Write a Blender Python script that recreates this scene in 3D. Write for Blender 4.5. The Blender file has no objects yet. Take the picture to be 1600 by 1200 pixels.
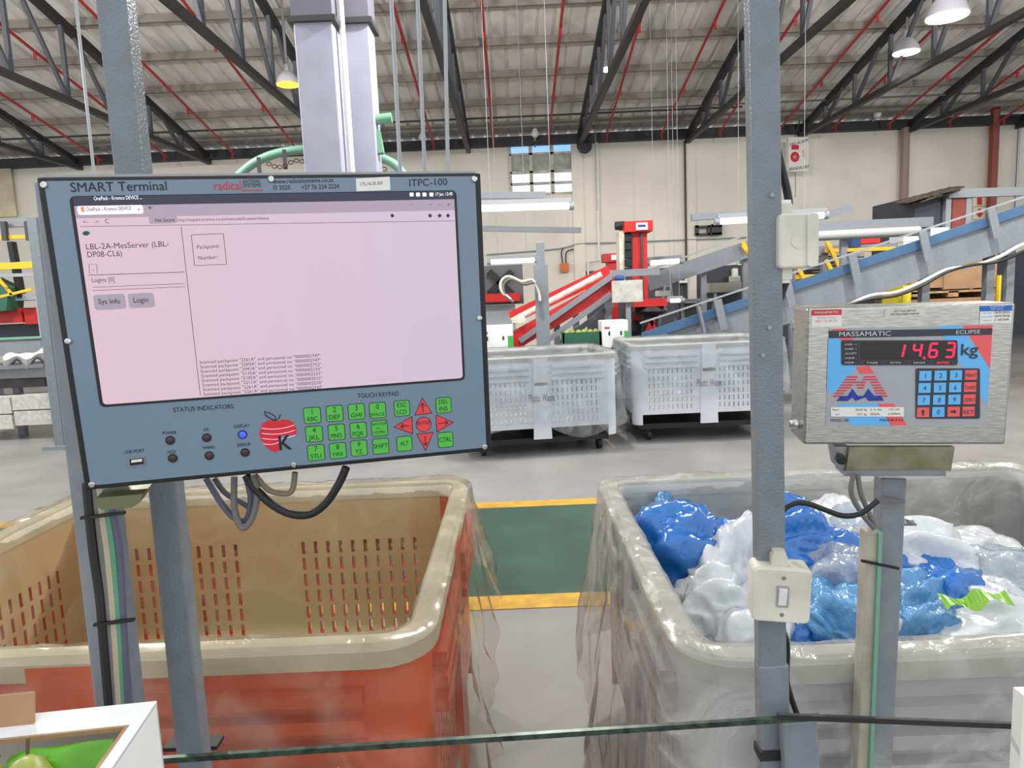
import bpy, bmesh, math, random
from mathutils import Vector, Matrix, noise
random.seed(7)
scn = bpy.context.scene
COL = scn.collection
# ---------------------------------------------------------------- camera (image frame 1600 x 1200)
FPX = 1100.0
CAM = Vector((0, 0, 1.47))
_Y = Vector((0, 138, -FPX)).normalized()
_X = Vector((1, .043, 0)); _X = (_X - _Y * _X.dot(_Y)).normalized()
_Z = _X.cross(_Y)
ROT = Matrix((_X, _Y, _Z))
cd = bpy.data.cameras.new('camera'); cam = bpy.data.objects.new('camera', cd); COL.objects.link(cam)
cd.sensor_width = 36; cd.lens = FPX / 1600 * 36; cd.clip_start = .02; cd.clip_end = 300
cam.matrix_world = Matrix.Translation(CAM) @ ROT.to_4x4()
scn.camera = cam
# ---------------------------------------------------------------- world, lights, exposure
w = bpy.data.worlds.new('world'); scn.world = w; w.use_nodes = True
bg = w.node_tree.nodes['Background']; bg.inputs[0].default_value = (.93, .97, 1, 1); bg.inputs[1].default_value = 1.32
scn.view_settings.view_transform = 'Standard'; scn.view_settings.look = 'None'
scn.view_settings.exposure = 0.0; scn.view_settings.gamma = 1; scn.view_settings.use_curve_mapping = False

def ray(px, py): return ROT @ Vector((px - 800, 600 - py, -FPX))
def at(px, py, Y): r = ray(px, py); return CAM + r * (Y / r.y)
def onz(px, py, z): r = ray(px, py); return CAM + r * ((z - CAM.z) / r.z)

# ---------------------------------------------------------------- materials
def lin(c): return tuple(((v / 255) / 12.92 if v / 255 <= .04045 else ((v / 255 + .055) / 1.055) ** 2.4) for v in c)
MATS = {}
def mat(name, rgb, rough=.5, metal=0., var=0., vscale=6., bump=0., bscale=40., rgb2=None, emit=0., trans=0., coat=0., stretch=None):
    if name in MATS: return MATS[name]
    m = bpy.data.materials.new(name); m.use_nodes = True; MATS[name] = m
    nt = m.node_tree; N = nt.nodes; L = nt.links; p = N['Principled BSDF']
    c = (*lin(rgb), 1)
    p.inputs['Base Color'].default_value = c; p.inputs['Roughness'].default_value = rough; p.inputs['Metallic'].default_value = metal
    p.inputs['Coat Weight'].default_value = coat
    m.diffuse_color = c
    if emit: p.inputs['Emission Color'].default_value = c; p.inputs['Emission Strength'].default_value = emit
    if trans: p.inputs['Transmission Weight'].default_value = trans
    if var or bump:
        tc = N.new('ShaderNodeTexCoord'); mp = N.new('ShaderNodeMapping'); L.new(tc.outputs['Object'], mp.inputs[0])
        if stretch: mp.inputs['Scale'].default_value = stretch
    if var:
        n = N.new('ShaderNodeTexNoise'); n.inputs['Scale'].default_value = vscale; n.inputs['Detail'].default_value = 5; L.new(mp.outputs[0], n.inputs['Vector'])
        r = N.new('ShaderNodeValToRGB'); r.color_ramp.elements[0].position = .35; r.color_ramp.elements[1].position = .68
        d = rgb2 if rgb2 else tuple(max(0, v * (1 - var)) for v in rgb)
        r.color_ramp.elements[0].color = (*lin(d), 1); r.color_ramp.elements[1].color = c
        L.new(n.outputs['Fac'], r.inputs[0]); L.new(r.outputs[0], p.inputs['Base Color'])
    if bump:
        n2 = N.new('ShaderNodeTexNoise'); n2.inputs['Scale'].default_value = bscale; n2.inputs['Detail'].default_value = 3; L.new(mp.outputs[0], n2.inputs['Vector'])
        b = N.new('ShaderNodeBump'); b.inputs['Strength'].default_value = bump; b.inputs['Distance'].default_value = .0025
        L.new(n2.outputs['Fac'], b.inputs['Height']); L.new(b.outputs[0], p.inputs['Normal'])
    return m
def film(name, rgb, clear=.75, rough=.18, bscale=9., bump=.8, milky=.35, gl=.55):
    m = bpy.data.materials.new(name); m.use_nodes = True; nt = m.node_tree; N = nt.nodes; L = nt.links
    p = N['Principled BSDF']; out = N['Material Output']
    p.inputs['Base Color'].default_value = (*lin(rgb), 1); p.inputs['Roughness'].default_value = rough
    p.inputs['Specular IOR Level'].default_value = .8
    t = N.new('ShaderNodeBsdfTransparent'); t.inputs[0].default_value = (*[.5 + .5 * v for v in lin(rgb)], 1)
    tc = N.new('ShaderNodeTexCoord'); n = N.new('ShaderNodeTexNoise'); n.inputs['Scale'].default_value = bscale; n.inputs['Detail'].default_value = 6
    n.inputs['Distortion'].default_value = 1.2
    L.new(tc.outputs['Object'], n.inputs['Vector'])
    b = N.new('ShaderNodeBump'); b.inputs['Strength'].default_value = bump; b.inputs['Distance'].default_value = .03
    L.new(n.outputs['Fac'], b.inputs['Height']); L.new(b.outputs[0], p.inputs['Normal'])
    r = N.new('ShaderNodeMapRange'); r.inputs[1].default_value = .45; r.inputs[2].default_value = .75
    r.inputs[3].default_value = clear; r.inputs[4].default_value = clear - milky
    L.new(n.outputs['Fac'], r.inputs[0])
    mx = N.new('ShaderNodeMixShader'); L.new(r.outputs[0], mx.inputs[0]); L.new(p.outputs[0], mx.inputs[1]); L.new(t.outputs[0], mx.inputs[2])
    n2 = N.new('ShaderNodeTexNoise'); n2.noise_type = 'RIDGED_MULTIFRACTAL'; n2.inputs['Scale'].default_value = bscale * .7; n2.inputs['Detail'].default_value = 4; n2.inputs['Distortion'].default_value = .8; L.new(tc.outputs['Object'], n2.inputs['Vector'])
    b2 = N.new('ShaderNodeBump'); b2.inputs['Strength'].default_value = bump; b2.inputs['Distance'].default_value = .035; L.new(n2.outputs['Fac'], b2.inputs['Height'])
    g = N.new('ShaderNodeBsdfGlossy'); g.inputs['Roughness'].default_value = .12; L.new(b2.outputs[0], g.inputs['Normal'])
    fr_ = N.new('ShaderNodeFresnel'); fr_.inputs[0].default_value = 1.4; L.new(b2.outputs[0], fr_.inputs['Normal']); ml = N.new('ShaderNodeMath'); ml.operation = 'MULTIPLY'; ml.inputs[1].default_value = gl; L.new(fr_.outputs[0], ml.inputs[0])
    m2 = N.new('ShaderNodeMixShader'); L.new(ml.outputs[0], m2.inputs[0]); L.new(mx.outputs[0], m2.inputs[1]); L.new(g.outputs[0], m2.inputs[2])
    L.new(m2.outputs[0], out.inputs[0]); return m

STEEL = mat('grey_paint', (132, 137, 144), .32, 0, .06, 30, .15, 160)
POST = mat('hammered_grey_paint', (122, 130, 136), .24, 0, .06, 25, .5, 260)
DARKST = mat('dark_steel', (44, 44, 47), .6, 0, .2, 4)
WEB = mat('truss_grey', (76, 79, 85), .6)
CHORD = mat('truss_chord_grey', (62, 62, 64), .6)
RED = mat('red_pipe', (168, 40, 40), .5); BRED = mat('bright_red_paint', (226, 48, 38), .4); MRED = mat('machine_red', (205, 36, 36), .45, 0, .12, 5)
WHITE = mat('white_plastic', (232, 230, 222), .4); CREAM = mat('aged_white_enamel', (226, 222, 205), .4, 0, .12, 9)
BLACK = mat('black_plastic', (20, 20, 22), .4); RUBBER = mat('black_cable_rubber', (26, 26, 28), .5)
GCABLE = mat('grey_cable', (112, 108, 104), .5); BCABLE = mat('beige_cable', (178, 168, 146), .5); GRCABLE = mat('green_cable', (86, 150, 118), .5); VCABLE = mat('violet_grey_cable', (88, 88, 108), .5)
CONC = mat('concrete', (146, 144, 143), .38, 0, .13, 1.3, .05, 60)
GREENF = mat('green_floor_paint', (52, 84, 70), .35, 0, .2, 2.5); YEL = mat('yellow_floor_paint', (214, 164, 48), .45, 0, .2, 8)
YPAINT = mat('yellow_paint', (232, 180, 40), .5); WALL = mat('wall_plaster', (236, 229, 216), .8, 0, .07, .7, .1, 30)
CHAR = mat('charcoal_paint', (66, 68, 78), .6); ROOF = mat('roof_lining', (232, 229, 224), .7, 0, .12, 1.2, .25, 5)
PURL = mat('purlin_grey', (128, 121, 112), .6); TUBE = mat('fluorescent_tube', (255, 255, 250), .3, emit=1.6); LAMPG = mat('lamp_glow', (255, 250, 225), .3, emit=4)
LAMPY = mat('lamp_glow_lime', (226, 240, 60), .3, emit=1.2)
SS = mat('stainless_steel', (200, 198, 190), .24, 1, .16, 45, .1, 90, stretch=(1, 12, 1)); CARD = mat('brown_cardboard', (176, 138, 104), .8, 0, .1, 5); CARDW = mat('white_carton', (232, 233, 232), .6)
WOOD = mat('pallet_wood', (196, 160, 112), .7, 0, .25, 12); BLUEB = mat('blue_belt', (66, 100, 136), .5); LGREY = mat('light_grey_paint', (150, 155, 160), .4)
COLM = mat('lavender_grey_paint', (172, 172, 190), .45, 0, .06, 3); GREENM = mat('machine_green', (118, 164, 140), .5); DGREEN = mat('dark_green_crate', (40, 92, 72), .5)
CHROME = mat('screw_steel', (205, 205, 200), .2, 1); RPIPE = mat('red_brown_pipe', (140, 66, 52), .5); GALV = mat('galvanised', (150, 152, 154), .35, .8)

# ---------------------------------------------------------------- mesh builder and tagging
class MB:
    def __init__(s): s.v = []; s.f = []; s.m = []; s.k = 0
    def add(s, vs, fs):
        o = len(s.v); s.v += [tuple(v) for v in vs]; s.f += [tuple(i + o for i in f) for f in fs]; s.m += [s.k] * len(fs); return s
    def box(s, a, b):
        x0, y0, z0 = [min(p, q) for p, q in zip(a, b)]; x1, y1, z1 = [max(p, q) for p, q in zip(a, b)]
        return s.add([(x0, y0, z0), (x1, y0, z0), (x1, y1, z0), (x0, y1, z0), (x0, y0, z1), (x1, y0, z1), (x1, y1, z1), (x0, y1, z1)],
                     [(0, 3, 2, 1), (4, 5, 6, 7), (0, 1, 5, 4), (1, 2, 6, 5), (2, 3, 7, 6), (3, 0, 4, 7)])
    def bar(s, p, q, wd, ht, up=(0, 0, 1)):
        p = Vector(p); q = Vector(q); d = (q - p).normalized(); up = Vector(up)
        if abs(d.dot(up)) > .98: up = Vector((0, 1, 0))
        a = d.cross(up).normalized() * wd / 2; b = a.cross(d).normalized() * ht / 2
        vs = [e + i * a + j * b for e in (p, q) for i, j in ((-1, -1), (1, -1), (1, 1), (-1, 1))]
        return s.add(vs, [(3, 2, 1, 0), (4, 5, 6, 7), (0, 1, 5, 4), (1, 2, 6, 5), (2, 3, 7, 6), (3, 0, 4, 7)])
    def tube(s, pts, r, n=8, r2=None):
        pts = [Vector(p) for p in pts]; vs = []; fs = []; ref = None
        for i, p in enumerate(pts):
            d = (pts[min(i + 1, len(pts) - 1)] - pts[max(i - 1, 0)]).normalized()
            if ref is None: ref = Vector((0, 0, 1)) if abs(d.z) < .9 else Vector((1, 0, 0))
            a = d.cross(ref).normalized(); b = a.cross(d).normalized(); ref = b
            rr = r if r2 is None else r + (r2 - r) * i / (len(pts) - 1)
            vs += [p + (a * math.cos(t) + b * math.sin(t)) * rr for t in [2 * math.pi * k / n for k in range(n)]]
        for i in range(len(pts) - 1):
            for k in range(n): fs.append((i * n + k, i * n + (k + 1) % n, (i + 1) * n + (k + 1) % n, (i + 1) * n + k))
        fs.append(tuple(range(n))[::-1]); fs.append(tuple(range((len(pts) - 1) * n, len(pts) * n)))
        return s.add(vs, fs)
    def prism(s, poly, z0, z1):
        n = len(poly); vs = [(x, y, z0) for x, y in poly] + [(x, y, z1) for x, y in poly]
        return s.add(vs, [tuple(range(n))[::-1], tuple(range(n, 2 * n))] + [(i, (i + 1) % n, n + (i + 1) % n, n + i) for i in range(n)])
    def slab(s, pts, d):          # polygon of 3D points thickened along d
        n = len(pts); pts = [Vector(p) for p in pts]; d = Vector(d)
        return s.add(pts + [p + d for p in pts], [tuple(range(n)), tuple(range(n, 2 * n))[::-1]] + [(i, n + i, n + (i + 1) % n, (i + 1) % n) for i in range(n)])
    def lathe(s, c, prof, n=16, ax=(0, 0, 1)):
        ax = Vector(ax).normalized(); t = Vector((1, 0, 0)) if abs(ax.x) < .9 else Vector((0, 1, 0)); a = ax.cross(t).normalized(); b = ax.cross(a); c = Vector(c)
        vs = [c + ax * h + (a * math.cos(2 * math.pi * k / n) + b * math.sin(2 * math.pi * k / n)) * r for r, h in prof for k in range(n)]
        fs = [(i * n + k, i * n + (k + 1) % n, (i + 1) * n + (k + 1) % n, (i + 1) * n + k) for i in range(len(prof) - 1) for k in range(n)]
        return s.add(vs, fs + [tuple(range(n))[::-1], tuple(range((len(prof) - 1) * n, len(prof) * n))])
    def build(s, name, m, parent=None, smooth=False, bevel=0.):
        me = bpy.data.meshes.new(name); me.from_pydata(s.v, [], s.f)
        for q in (m if isinstance(m, (list, tuple)) else [m]): me.materials.append(q)
        if any(s.m): me.polygons.foreach_set('material_index', s.m)
        bm = bmesh.new(); bm.from_mesh(me); bmesh.ops.recalc_face_normals(bm, faces=bm.faces); bm.to_mesh(me); bm.free()
        if smooth:
            me.polygons.foreach_set('use_smooth', [True] * len(me.polygons)); me.set_sharp_from_angle(angle=.7)
        o = bpy.data.objects.new(name, me); COL.objects.link(o)
        if parent:
            o.parent = parent
            if parent.get('worldkids'): o.matrix_parent_inverse = Matrix.Translation(-parent.location)
        if bevel:
            b = o.modifiers.new('bevel', 'BEVEL'); b.width = bevel; b.segments = 2; b.limit_method = 'ANGLE'
        return o
def tag(o, label, cat, group=None):
    o['label'] = label; o['category'] = cat
    if group: o['group'] = group
    return o
def thing(name, label, cat, loc=(0, 0, 0), group=None):
    o = bpy.data.objects.new(name, None); COL.objects.link(o); o.location = loc; o.empty_display_size = .05
    o['worldkids'] = 1; return tag(o, label, cat, group)
def struct(o): o['kind'] = 'structure'; return o
def bez(pts, n=10):               # Catmull-Rom through points
    pts = [Vector(p) for p in pts]; P = [pts[0] * 2 - pts[1]] + pts + [pts[-1] * 2 - pts[-2]]; out = []
    for i in range(1, len(P) - 2):
        for k in range(n):
            t = k / n; a, b, c, d = P[i - 1:i + 3]
            out.append(.5 * ((2 * b) + (c - a) * t + (2 * a - 5 * b + 4 * c - d) * t * t + (3 * b - a - 3 * c + d) * t ** 3))
    return out + [pts[-1]]
def text_mesh(body, bold=0.):
    cu = bpy.data.curves.new('t', 'FONT'); cu.body = body; cu.size = 1; cu.resolution_u = 3; cu.offset = bold
    o = bpy.data.objects.new('t', cu); COL.objects.link(o)
    me = bpy.data.meshes.new_from_object(o.evaluated_get(bpy.context.evaluated_depsgraph_get()))
    bpy.data.objects.remove(o); bpy.data.curves.remove(cu); return me
class Frame:                      # a planar device: local x right, y up, z towards the viewer
    def __init__(s, c, R):
        s.c = Vector(c); R = Matrix(R); s.u = R @ Vector((1, 0, 0)); s.v = R @ Vector((0, 0, 1)); s.n = R @ Vector((0, -1, 0))
        s.M = Matrix.Translation(s.c) @ Matrix((s.u, s.v, s.n)).transposed().to_4x4()
    def uv(s, px, py, wz=0.):
        r = ray(px, py); o = s.c + s.n * wz; t = (o - CAM).dot(s.n) / r.dot(s.n); q = CAM + r * t - o
        return q.dot(s.u), q.dot(s.v)
    def text(s, name, body, p0, p1, hpx, m, parent, wz, bold=0., both=True):
        me = text_mesh(body, bold * .6 if body in ('K', 'kg') else 0.); u0, v0 = s.uv(*p0, wz); u1, v1 = s.uv(*p1, wz); _, v2 = s.uv(p0[0], p0[1] - hpx, wz)
        xs = [v.co.x for v in me.vertices]; sx = (u1 - u0) / max(1e-6, max(xs) - min(xs)); sy = (v2 - v0) / .70; x0 = min(xs); k = (v1 - v0) / (u1 - u0)
        if len(body) == 1 and body not in '+x-':
            sx = sy * .9; u0 = (u0 + u1) / 2 - (max(xs) - x0) * sx / 2; k = 0
        for v in me.vertices:
            X = (v.co.x - x0) * sx; v.co = (u0 + X, v0 + v.co.y * sy + X * k, wz)
        me.materials.clear(); me.materials.append(m)
        o = bpy.data.objects.new(name, me); COL.objects.link(o); o.parent = parent; return o
    def root(s, name, label, cat):
        o = bpy.data.objects.new(name, None); COL.objects.link(o); o.matrix_world = s.M; o.empty_display_size = .05; return tag(o, label, cat)
    def poly(s, name, pts, z0, z1, m, parent, bevel=0.):
        return MB().prism([s.uv(x, y, z1) for x, y in pts], z0, z1).build(name, m, parent, bevel=bevel)
def rrect(x0, y0, x1, y1, r, n=4):
    out = []
    for cx, cy, a in ((x1 - r, y1 - r, 0), (x0 + r, y1 - r, 90), (x0 + r, y0 + r, 180), (x1 - r, y0 + r, 270)):
        out += [(cx + r * math.cos(math.radians(a + 90 * k / n)), cy + r * math.sin(math.radians(a + 90 * k / n))) for k in range(n + 1)]
    return out

# ================================================================ SETTING
WY = 17.0; EZ = 5.05; SL = .203
def roofz(y): return EZ + (WY - y) * SL
fl = struct(MB().box((-22, -6, -.1), (24, WY + .2, 0)).build('floor', CONC))
def strip(nm, y0, y1, m, z): struct(MB().box((-14, y0, 0), (14, y1, z)).build(nm, m))
strip('trim_1', 3.32, 4.78, GREENF, .003); strip('trim_2', 3.17, 3.32, YEL, .004); strip('trim_3', 4.78, 4.92, YEL, .004)
# far wall with the window opening
A = at(795, 220, WY); B = at(897, 301, WY); wx0, wx1, wz0, wz1 = A.x, B.x, B.z, A.z
m = MB(); m.box((-22, WY, 0), (wx0, WY + .2, EZ + .1)); m.box((wx1, WY, 0), (24, WY + .2, EZ + .1)); m.box((wx0, WY, 0), (wx1, WY + .2, wz0)); m.box((wx0, WY, wz1), (wx1, WY + .2, EZ + .1))
wall = struct(m.build('wall_far', WALL))
dz = at(1100, 416, WY).z
struct(MB().box((at(905, 430, WY).x, WY - .02, 0), (24, WY, dz)).build('trim_4', CHAR))
for i, px in enumerate((902, 1076, 562)):
    x = at(px, 350, WY).x; struct(MB().box((x - .1, WY - .06, 0), (x + .16, WY, EZ)).build('trim_%d' % (5 + i), WALL))
# window
win = thing('window_1', '', '', ((wx0 + wx1) / 2, WY, wz0)); win['kind'] = 'structure'; del win['label']; del win['category']
FRM = mat('window_frame_paint', (214, 206, 192), .6, 0, .2, 4)
m = MB(); W3 = (wx1 - wx0) / 3
for k in range(4): x = wx0 + W3 * k; m.box((x - .04, WY - .03, wz0), (x + .04, WY + .08, wz1))
hz = [wz0, wz0 + (wz1 - wz0) * .20, wz0 + (wz1 - wz0) * .41, wz0 + (wz1 - wz0) * .74, wz1]
for z in hz: m.box((wx0, WY - .03, z - .025), (wx1, WY + .08, z + .025))
m.build('window_frame', FRM, win)
PB = mat('pane_blue', (150, 195, 245), .1, trans=1.); PG = mat('pane_dirty', (176, 180, 170), .5, 0, .2, 6); PC = mat('pane_clear', (240, 246, 255), .05, trans=1.)
for k in range(3):
    for j in range(4):
        MB().box((wx0 + W3 * k, WY + .02, hz[j]), (wx0 + W3 * (k + 1), WY + .03, hz[j + 1])).build('pane', (PC, PC, PG, PB)[j], win)
# roof: each sheet its own piece, purlins
roof = thing('ceiling', '', '', (0, WY, EZ)); del roof['label']; del roof['category']; roof['kind'] = 'structure'
YN = 4.0; SW = .84
me0 = None; x = -22.0; k = 0
while x < 24:
    if me0 is None:
        m = MB(); prof = []
        for j in range(3):
            b = j * .28; prof += [(b, .0), (b + .2, .0), (b + .215, .035), (b + .265, .035), (b + .28, 0)]
        a = [(px_, WY + .3, roofz(WY + .3) + .18 + pz) for px_, pz in prof]; b = [(px_, YN, roofz(YN) + .18 + pz) for px_, pz in prof]; n = len(prof)
        m.add(a + b, [(i, i + 1, n + i + 1, n + i) for i in range(n - 1)])
        o = m.build('roof_sheet', ROOF, roof); me0 = o.data; o.location.x = x
    else:
        o = bpy.data.objects.new('roof_sheet', me0); COL.objects.link(o); o.parent = roof; o.matrix_parent_inverse = Matrix.Translation(-roof.location); o.location.x = x
    x += SW; k += 1
for i in range(12):
    y = 16.45 - 1.1 * i; z = roofz(y) + .08
    MB().box((-22, y - .03, z - .03), (24, y + .03, z + .09)).build('purlin', PURL, roof)
MB().box((-22, 16.8, EZ - .14), (24, 17, EZ + .06)).build('eave_beam', DARKST, roof)
# trusses
tr_px = [(121, 'leftmost, far left above the hanging rod'), (324, 'left of the tall grey column, ending above the terminal title'), (545, 'passing behind the two tall grey columns'), (732, 'ending just left of the high window'),
         (905, 'ending at the right edge of the high window'), (1075, 'ending left of the tall right post'), (1250, 'ending above the fire alarm sign'), (1418, 'ending at the brown downpipe'), (1590, 'rightmost, at the right edge of the picture')]
for px, where in tr_px:
    X = at(px, 235, 16.9).x
    t = thing('roof_truss', 'dark steel roof truss ' + where, 'truss', (X, 16.9, EZ - .3), 'roof trusses')
    zb = EZ - .2
    def tz(y): return roofz(y) - .02
    MB().bar((X, 16.95, zb + .1), (X, YN, tz(YN)), .12, .12).build('top_chord', DARKST, t)
    MB().bar((X, 16.95, zb), (X, YN, zb), .1, .09).build('bottom_chord', CHORD, t)
    y = 15.6; k = 0
    while y > YN + .5:
        MB().bar((X, y, zb), (X, y, tz(y)), .06, .06).build('web_upright', WEB, t)
        MB().bar((X, y, zb), (X, y - 1.05, tz(y - 1.05)), .055, .055).build('web_diagonal', WEB, t)
        y -= 1.3; k += 1
# longitudinal ties
for i, (p, q, r, lab) in enumerate([((0, 137), (1600, 58), .03, 'long grey tie bar crossing all trusses below the roof'), ((0, 215), (1160, 170), .022, 'thin dark tie bar near the eaves on the left'),
                                     ((930, 177), (1600, 138), .022, 'pale thin conduit pipe running right from the high window')]):
    Yd = (14.2, 15.6, 15.4)[i]; a = at(*p, Yd); b = at(*q, Yd); b.z = a.z = (a.z + b.z) / 2
    if i == 2: m = MB().tube([at(932, 330, Yd), Vector((a.x, Yd, a.z)), b], r, 6)
    else: m = MB().tube([a - Vector((6, 0, 0)) * (i == 0), b + Vector((4, 0, 0)) * (i == 0)], r, 6)
    tag(m.build(('tie_bar', 'tie_bar', 'conduit_pipe')[i], (WEB, CHORD, GALV)[i]), lab, ('bar', 'bar', 'pipe')[i])
# sprinkler pipes
a = at(-300, 42, 12.4); b = at(900, -12, 12.4)
mp_ = thing('fire_main_pipe', 'thick bright red fire main pipe across the top left of the roof', 'pipe', a); MB().tube([a, b + Vector((8, 0, (b.z - a.z) * .8))], .085, 12).build('pipe', BRED, mp_, True)
for px in (75, 135, 230, 320): c = at(px, 24, 12.4); MB().lathe(c, [(.11, -.03), (.11, .03)], 12, (1, 0, 0)).build('coupling', BRED, mp_)
for i, (px, py) in enumerate([(157, 253), (261, 250), (366, 246), (466, 238), (678, 233), (771, 228), (858, 228), (947, 219), (1033, 216), (1124, 209), (1217, 197), (1302, 201), (1387, 198), (1480, 190), (1564, 188)]):
    e = at(px, py, 16.5); X = e.x; dz_ = e.z - roofz(16.5)
    t = thing('sprinkler_pipe', 'thin dark red sprinkler pipe under the roof, ' + ['far left, ending below the left hanging rod', 'left of the left thin post', 'right of the left thin post', 'ending just left of the wide column', 'right of the pale hanging rods', 'ending above the right corner of the terminal', 'ending above the high window', 'right of the horn speaker', 'midway from high window to right post', 'just left of the right post', 'just right of the right post', 'right of the fire alarm sign', 'ending left of the brown downpipe', 'left of the red standpipe', 'rightmost under the roof at the right edge'][i], 'pipe', e, 'sprinkler branch pipes')
    MB().tube([(X, 16.5, roofz(16.5) - .22), (X, YN + 2, roofz(YN + 2) - .22)], .026, 6).build('pipe', RED, t)
    for k in range(4):
        y = 16.4 - 2.1 * k; MB().tube([(X, y, roofz(y) - .2), (X, y, roofz(y) - .36)], .022, 6).build('sprinkler_head', RED, t)
# wall pipes
def vpipe(nm, lab, cat, px0, py0, px1, py1, r, m, Yd=16.9, n=8):
    a = at(px0, py0, Yd); b = at(px1, py1, Yd); b.x = a.x; return tag(MB().tube([a, b], r, n).build(nm, m), lab, cat)
vpipe('downpipe', 'brownish grey downpipe on the far wall right of the fire alarm sign', 'pipe', 1415, 200, 1405, 545, .1, mat('downpipe_brown', (150, 128, 122), .6), 16.85)
vpipe('red_downpipe', 'red brown standpipe on the wall at the upper right', 'pipe', 1556, 155, 1533, 545, .1, RPIPE, 16.85)
vpipe('drop_conduit', 'thin grey conduit at the far right end of the wall', 'pipe', 1593, 190, 1588, 330, .03, GALV)
tag(MB().tube(bez([at(760, 398, 16.95), at(870, 389, 16.95), at(905, 381, 16.95), at(960, 379, 16.95), at(1166, 371, 16.95)], 4), .018, 6).build('wall_conduit', LGREY), 'thin conduit line running along the white far wall', 'pipe')
tag(MB().tube([at(932, 205, 16.9), at(936, 407, 16.9), at(919, 409, 16.9), at(919, 445, 16.9)], .028, 6).build('drop_conduit', WHITE), 'white conduit dropping down the wall right of the high window', 'pipe')
vpipe('conduit_drop', 'dark thin pipe beside the wall pilaster left of the right post', 'pipe', 1070, 220, 1071, 470, .025, CHORD)
jb = thing('junction_box', 'orange junction box with cables on the white wall', 'box', at(882, 425, 16.9)); c = at(882, 418, 16.9)
MB().box(c - Vector((.1, .06, .1)), c + Vector((.1, .05, .1))).build('box', mat('orange_box', (205, 110, 60), .5), jb)
for d in (-.04, .04): MB().tube(bez([c + Vector((d, 0, .08)), c + Vector((d * 1.5, 0, .35)), at(888 + d * 200, 389, 16.9)], 5), .018, 6).build('cable', CHORD, jb)
hs = thing('horn_speaker', 'small dark horn speaker beside the high window', 'speaker', at(914, 228, 16.5)); MB().lathe(at(914, 228, 16.5), [(.05, .25), (.06, .1), (.17, -.05), (.15, -.04)], 14, (.3, 1, .3)).build('horn', DARKST, hs, True); MB().bar(at(908, 222, 16.6), at(905, 212, 16.9), .04, .04).build('bracket', DARKST, hs)
for i, (px, py, wh) in enumerate([(660, 214, 'behind the white hanging rods'), (836, 209, 'above the high window'), (1371, 178, 'at the eaves left of the brown downpipe')]):
    c = at(px, py, 16.6); t = thing('eave_lamp', 'small white eave lamp ' + wh, 'lamp', c, 'eave lamps'); MB().lathe(c, [(.03, .12), (.05, .1), (.09, 0), (.07, -.06), (.02, -.09)], 12).build('globe', WHITE, t, True); MB().bar(c + Vector((0, .02, .1)), c + Vector((0, .35, -.2)), .05, .08).build('bracket', LGREY, t)
# high bay lamps, then an added row of unseen fill lamps
def highbay(px, py, Yd, r, glow, lab, power, pos=None, added_fill=0):
    c = pos or at(px, py, Yd); Yd = c.y; t = thing('high_bay_lamp', lab, 'lamp', c, 'high bay lamps')
    MB().lathe(c, [(r, 0), (r * .97, .02), (r * .8, .55 * r), (r * .45, .95 * r), (r * .2, 1.1 * r), (r * .2, 1.6 * r)], 24).build('shade', mat('lamp_shade', (196, 194, 205), .3, .3), t, True)
    MB().lathe(c + Vector((0, 0, -.012)), [(r * .93, 0), (r * .93, .01)], 24).build('lens', glow, t)
    MB().tube([c + Vector((0, 0, 1.5 * r)), c + Vector((0, 0, max(1.6 * r + .1, roofz(Yd) - c.z)))], .02, 6).build('hanger', GALV, t)
    l = bpy.data.lights.new('lamp', 'SPOT'); l.energy = power; l.spot_size = 2.6; l.spot_blend = .6; l.shadow_soft_size = r; l.color = (1, .97, .9); o = bpy.data.objects.new('lamp_light', l); COL.objects.link(o); o.parent = t; o.matrix_parent_inverse = Matrix.Translation(-c); o.location = c + Vector((0, 0, -.05))
    if added_fill:  # extra point light added as fill, for the unseen row only
        l = bpy.data.lights.new('added_fill', 'POINT'); l.energy = added_fill; l.shadow_soft_size = .1; l.color = (1, .97, .92); o = bpy.data.objects.new('added_fill_light', l); COL.objects.link(o); o.parent = t; o.matrix_parent_inverse = Matrix.Translation(-c); o.location = c + Vector((0, 0, -.14))
highbay(1480, 26, 9.5, .26, LAMPG, 'large white high bay lamp at the top right', 250)
highbay(1416, 82, 12.5, .22, LAMPG, 'high bay lamp hanging below the truss at upper right', 200)
highbay(952, 108, 13.5, .17, LAMPG, 'small glowing high bay lamp above the high window', 200)
highbay(450, 132, 10.5, .17, LAMPY, 'lime glowing high bay lamp left of the tall grey column', 120)
for i, (lx, ly, wh) in enumerate(((-8.5, 6.4, 'far left'), (-4.2, 6.4, 'left'), (.3, 6.4, 'middle'), (4.6, 6.4, 'right'), (9.2, 6.4, 'far right'))):  # invented lamps above the view, added to brighten roof and far wall
    highbay(0, 0, 0, .24, LAMPG, 'added unseen fill lamp overhead nearer the viewer, %s of the row' % wh, 130, Vector((lx, ly, 5.0)), 520)

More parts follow.
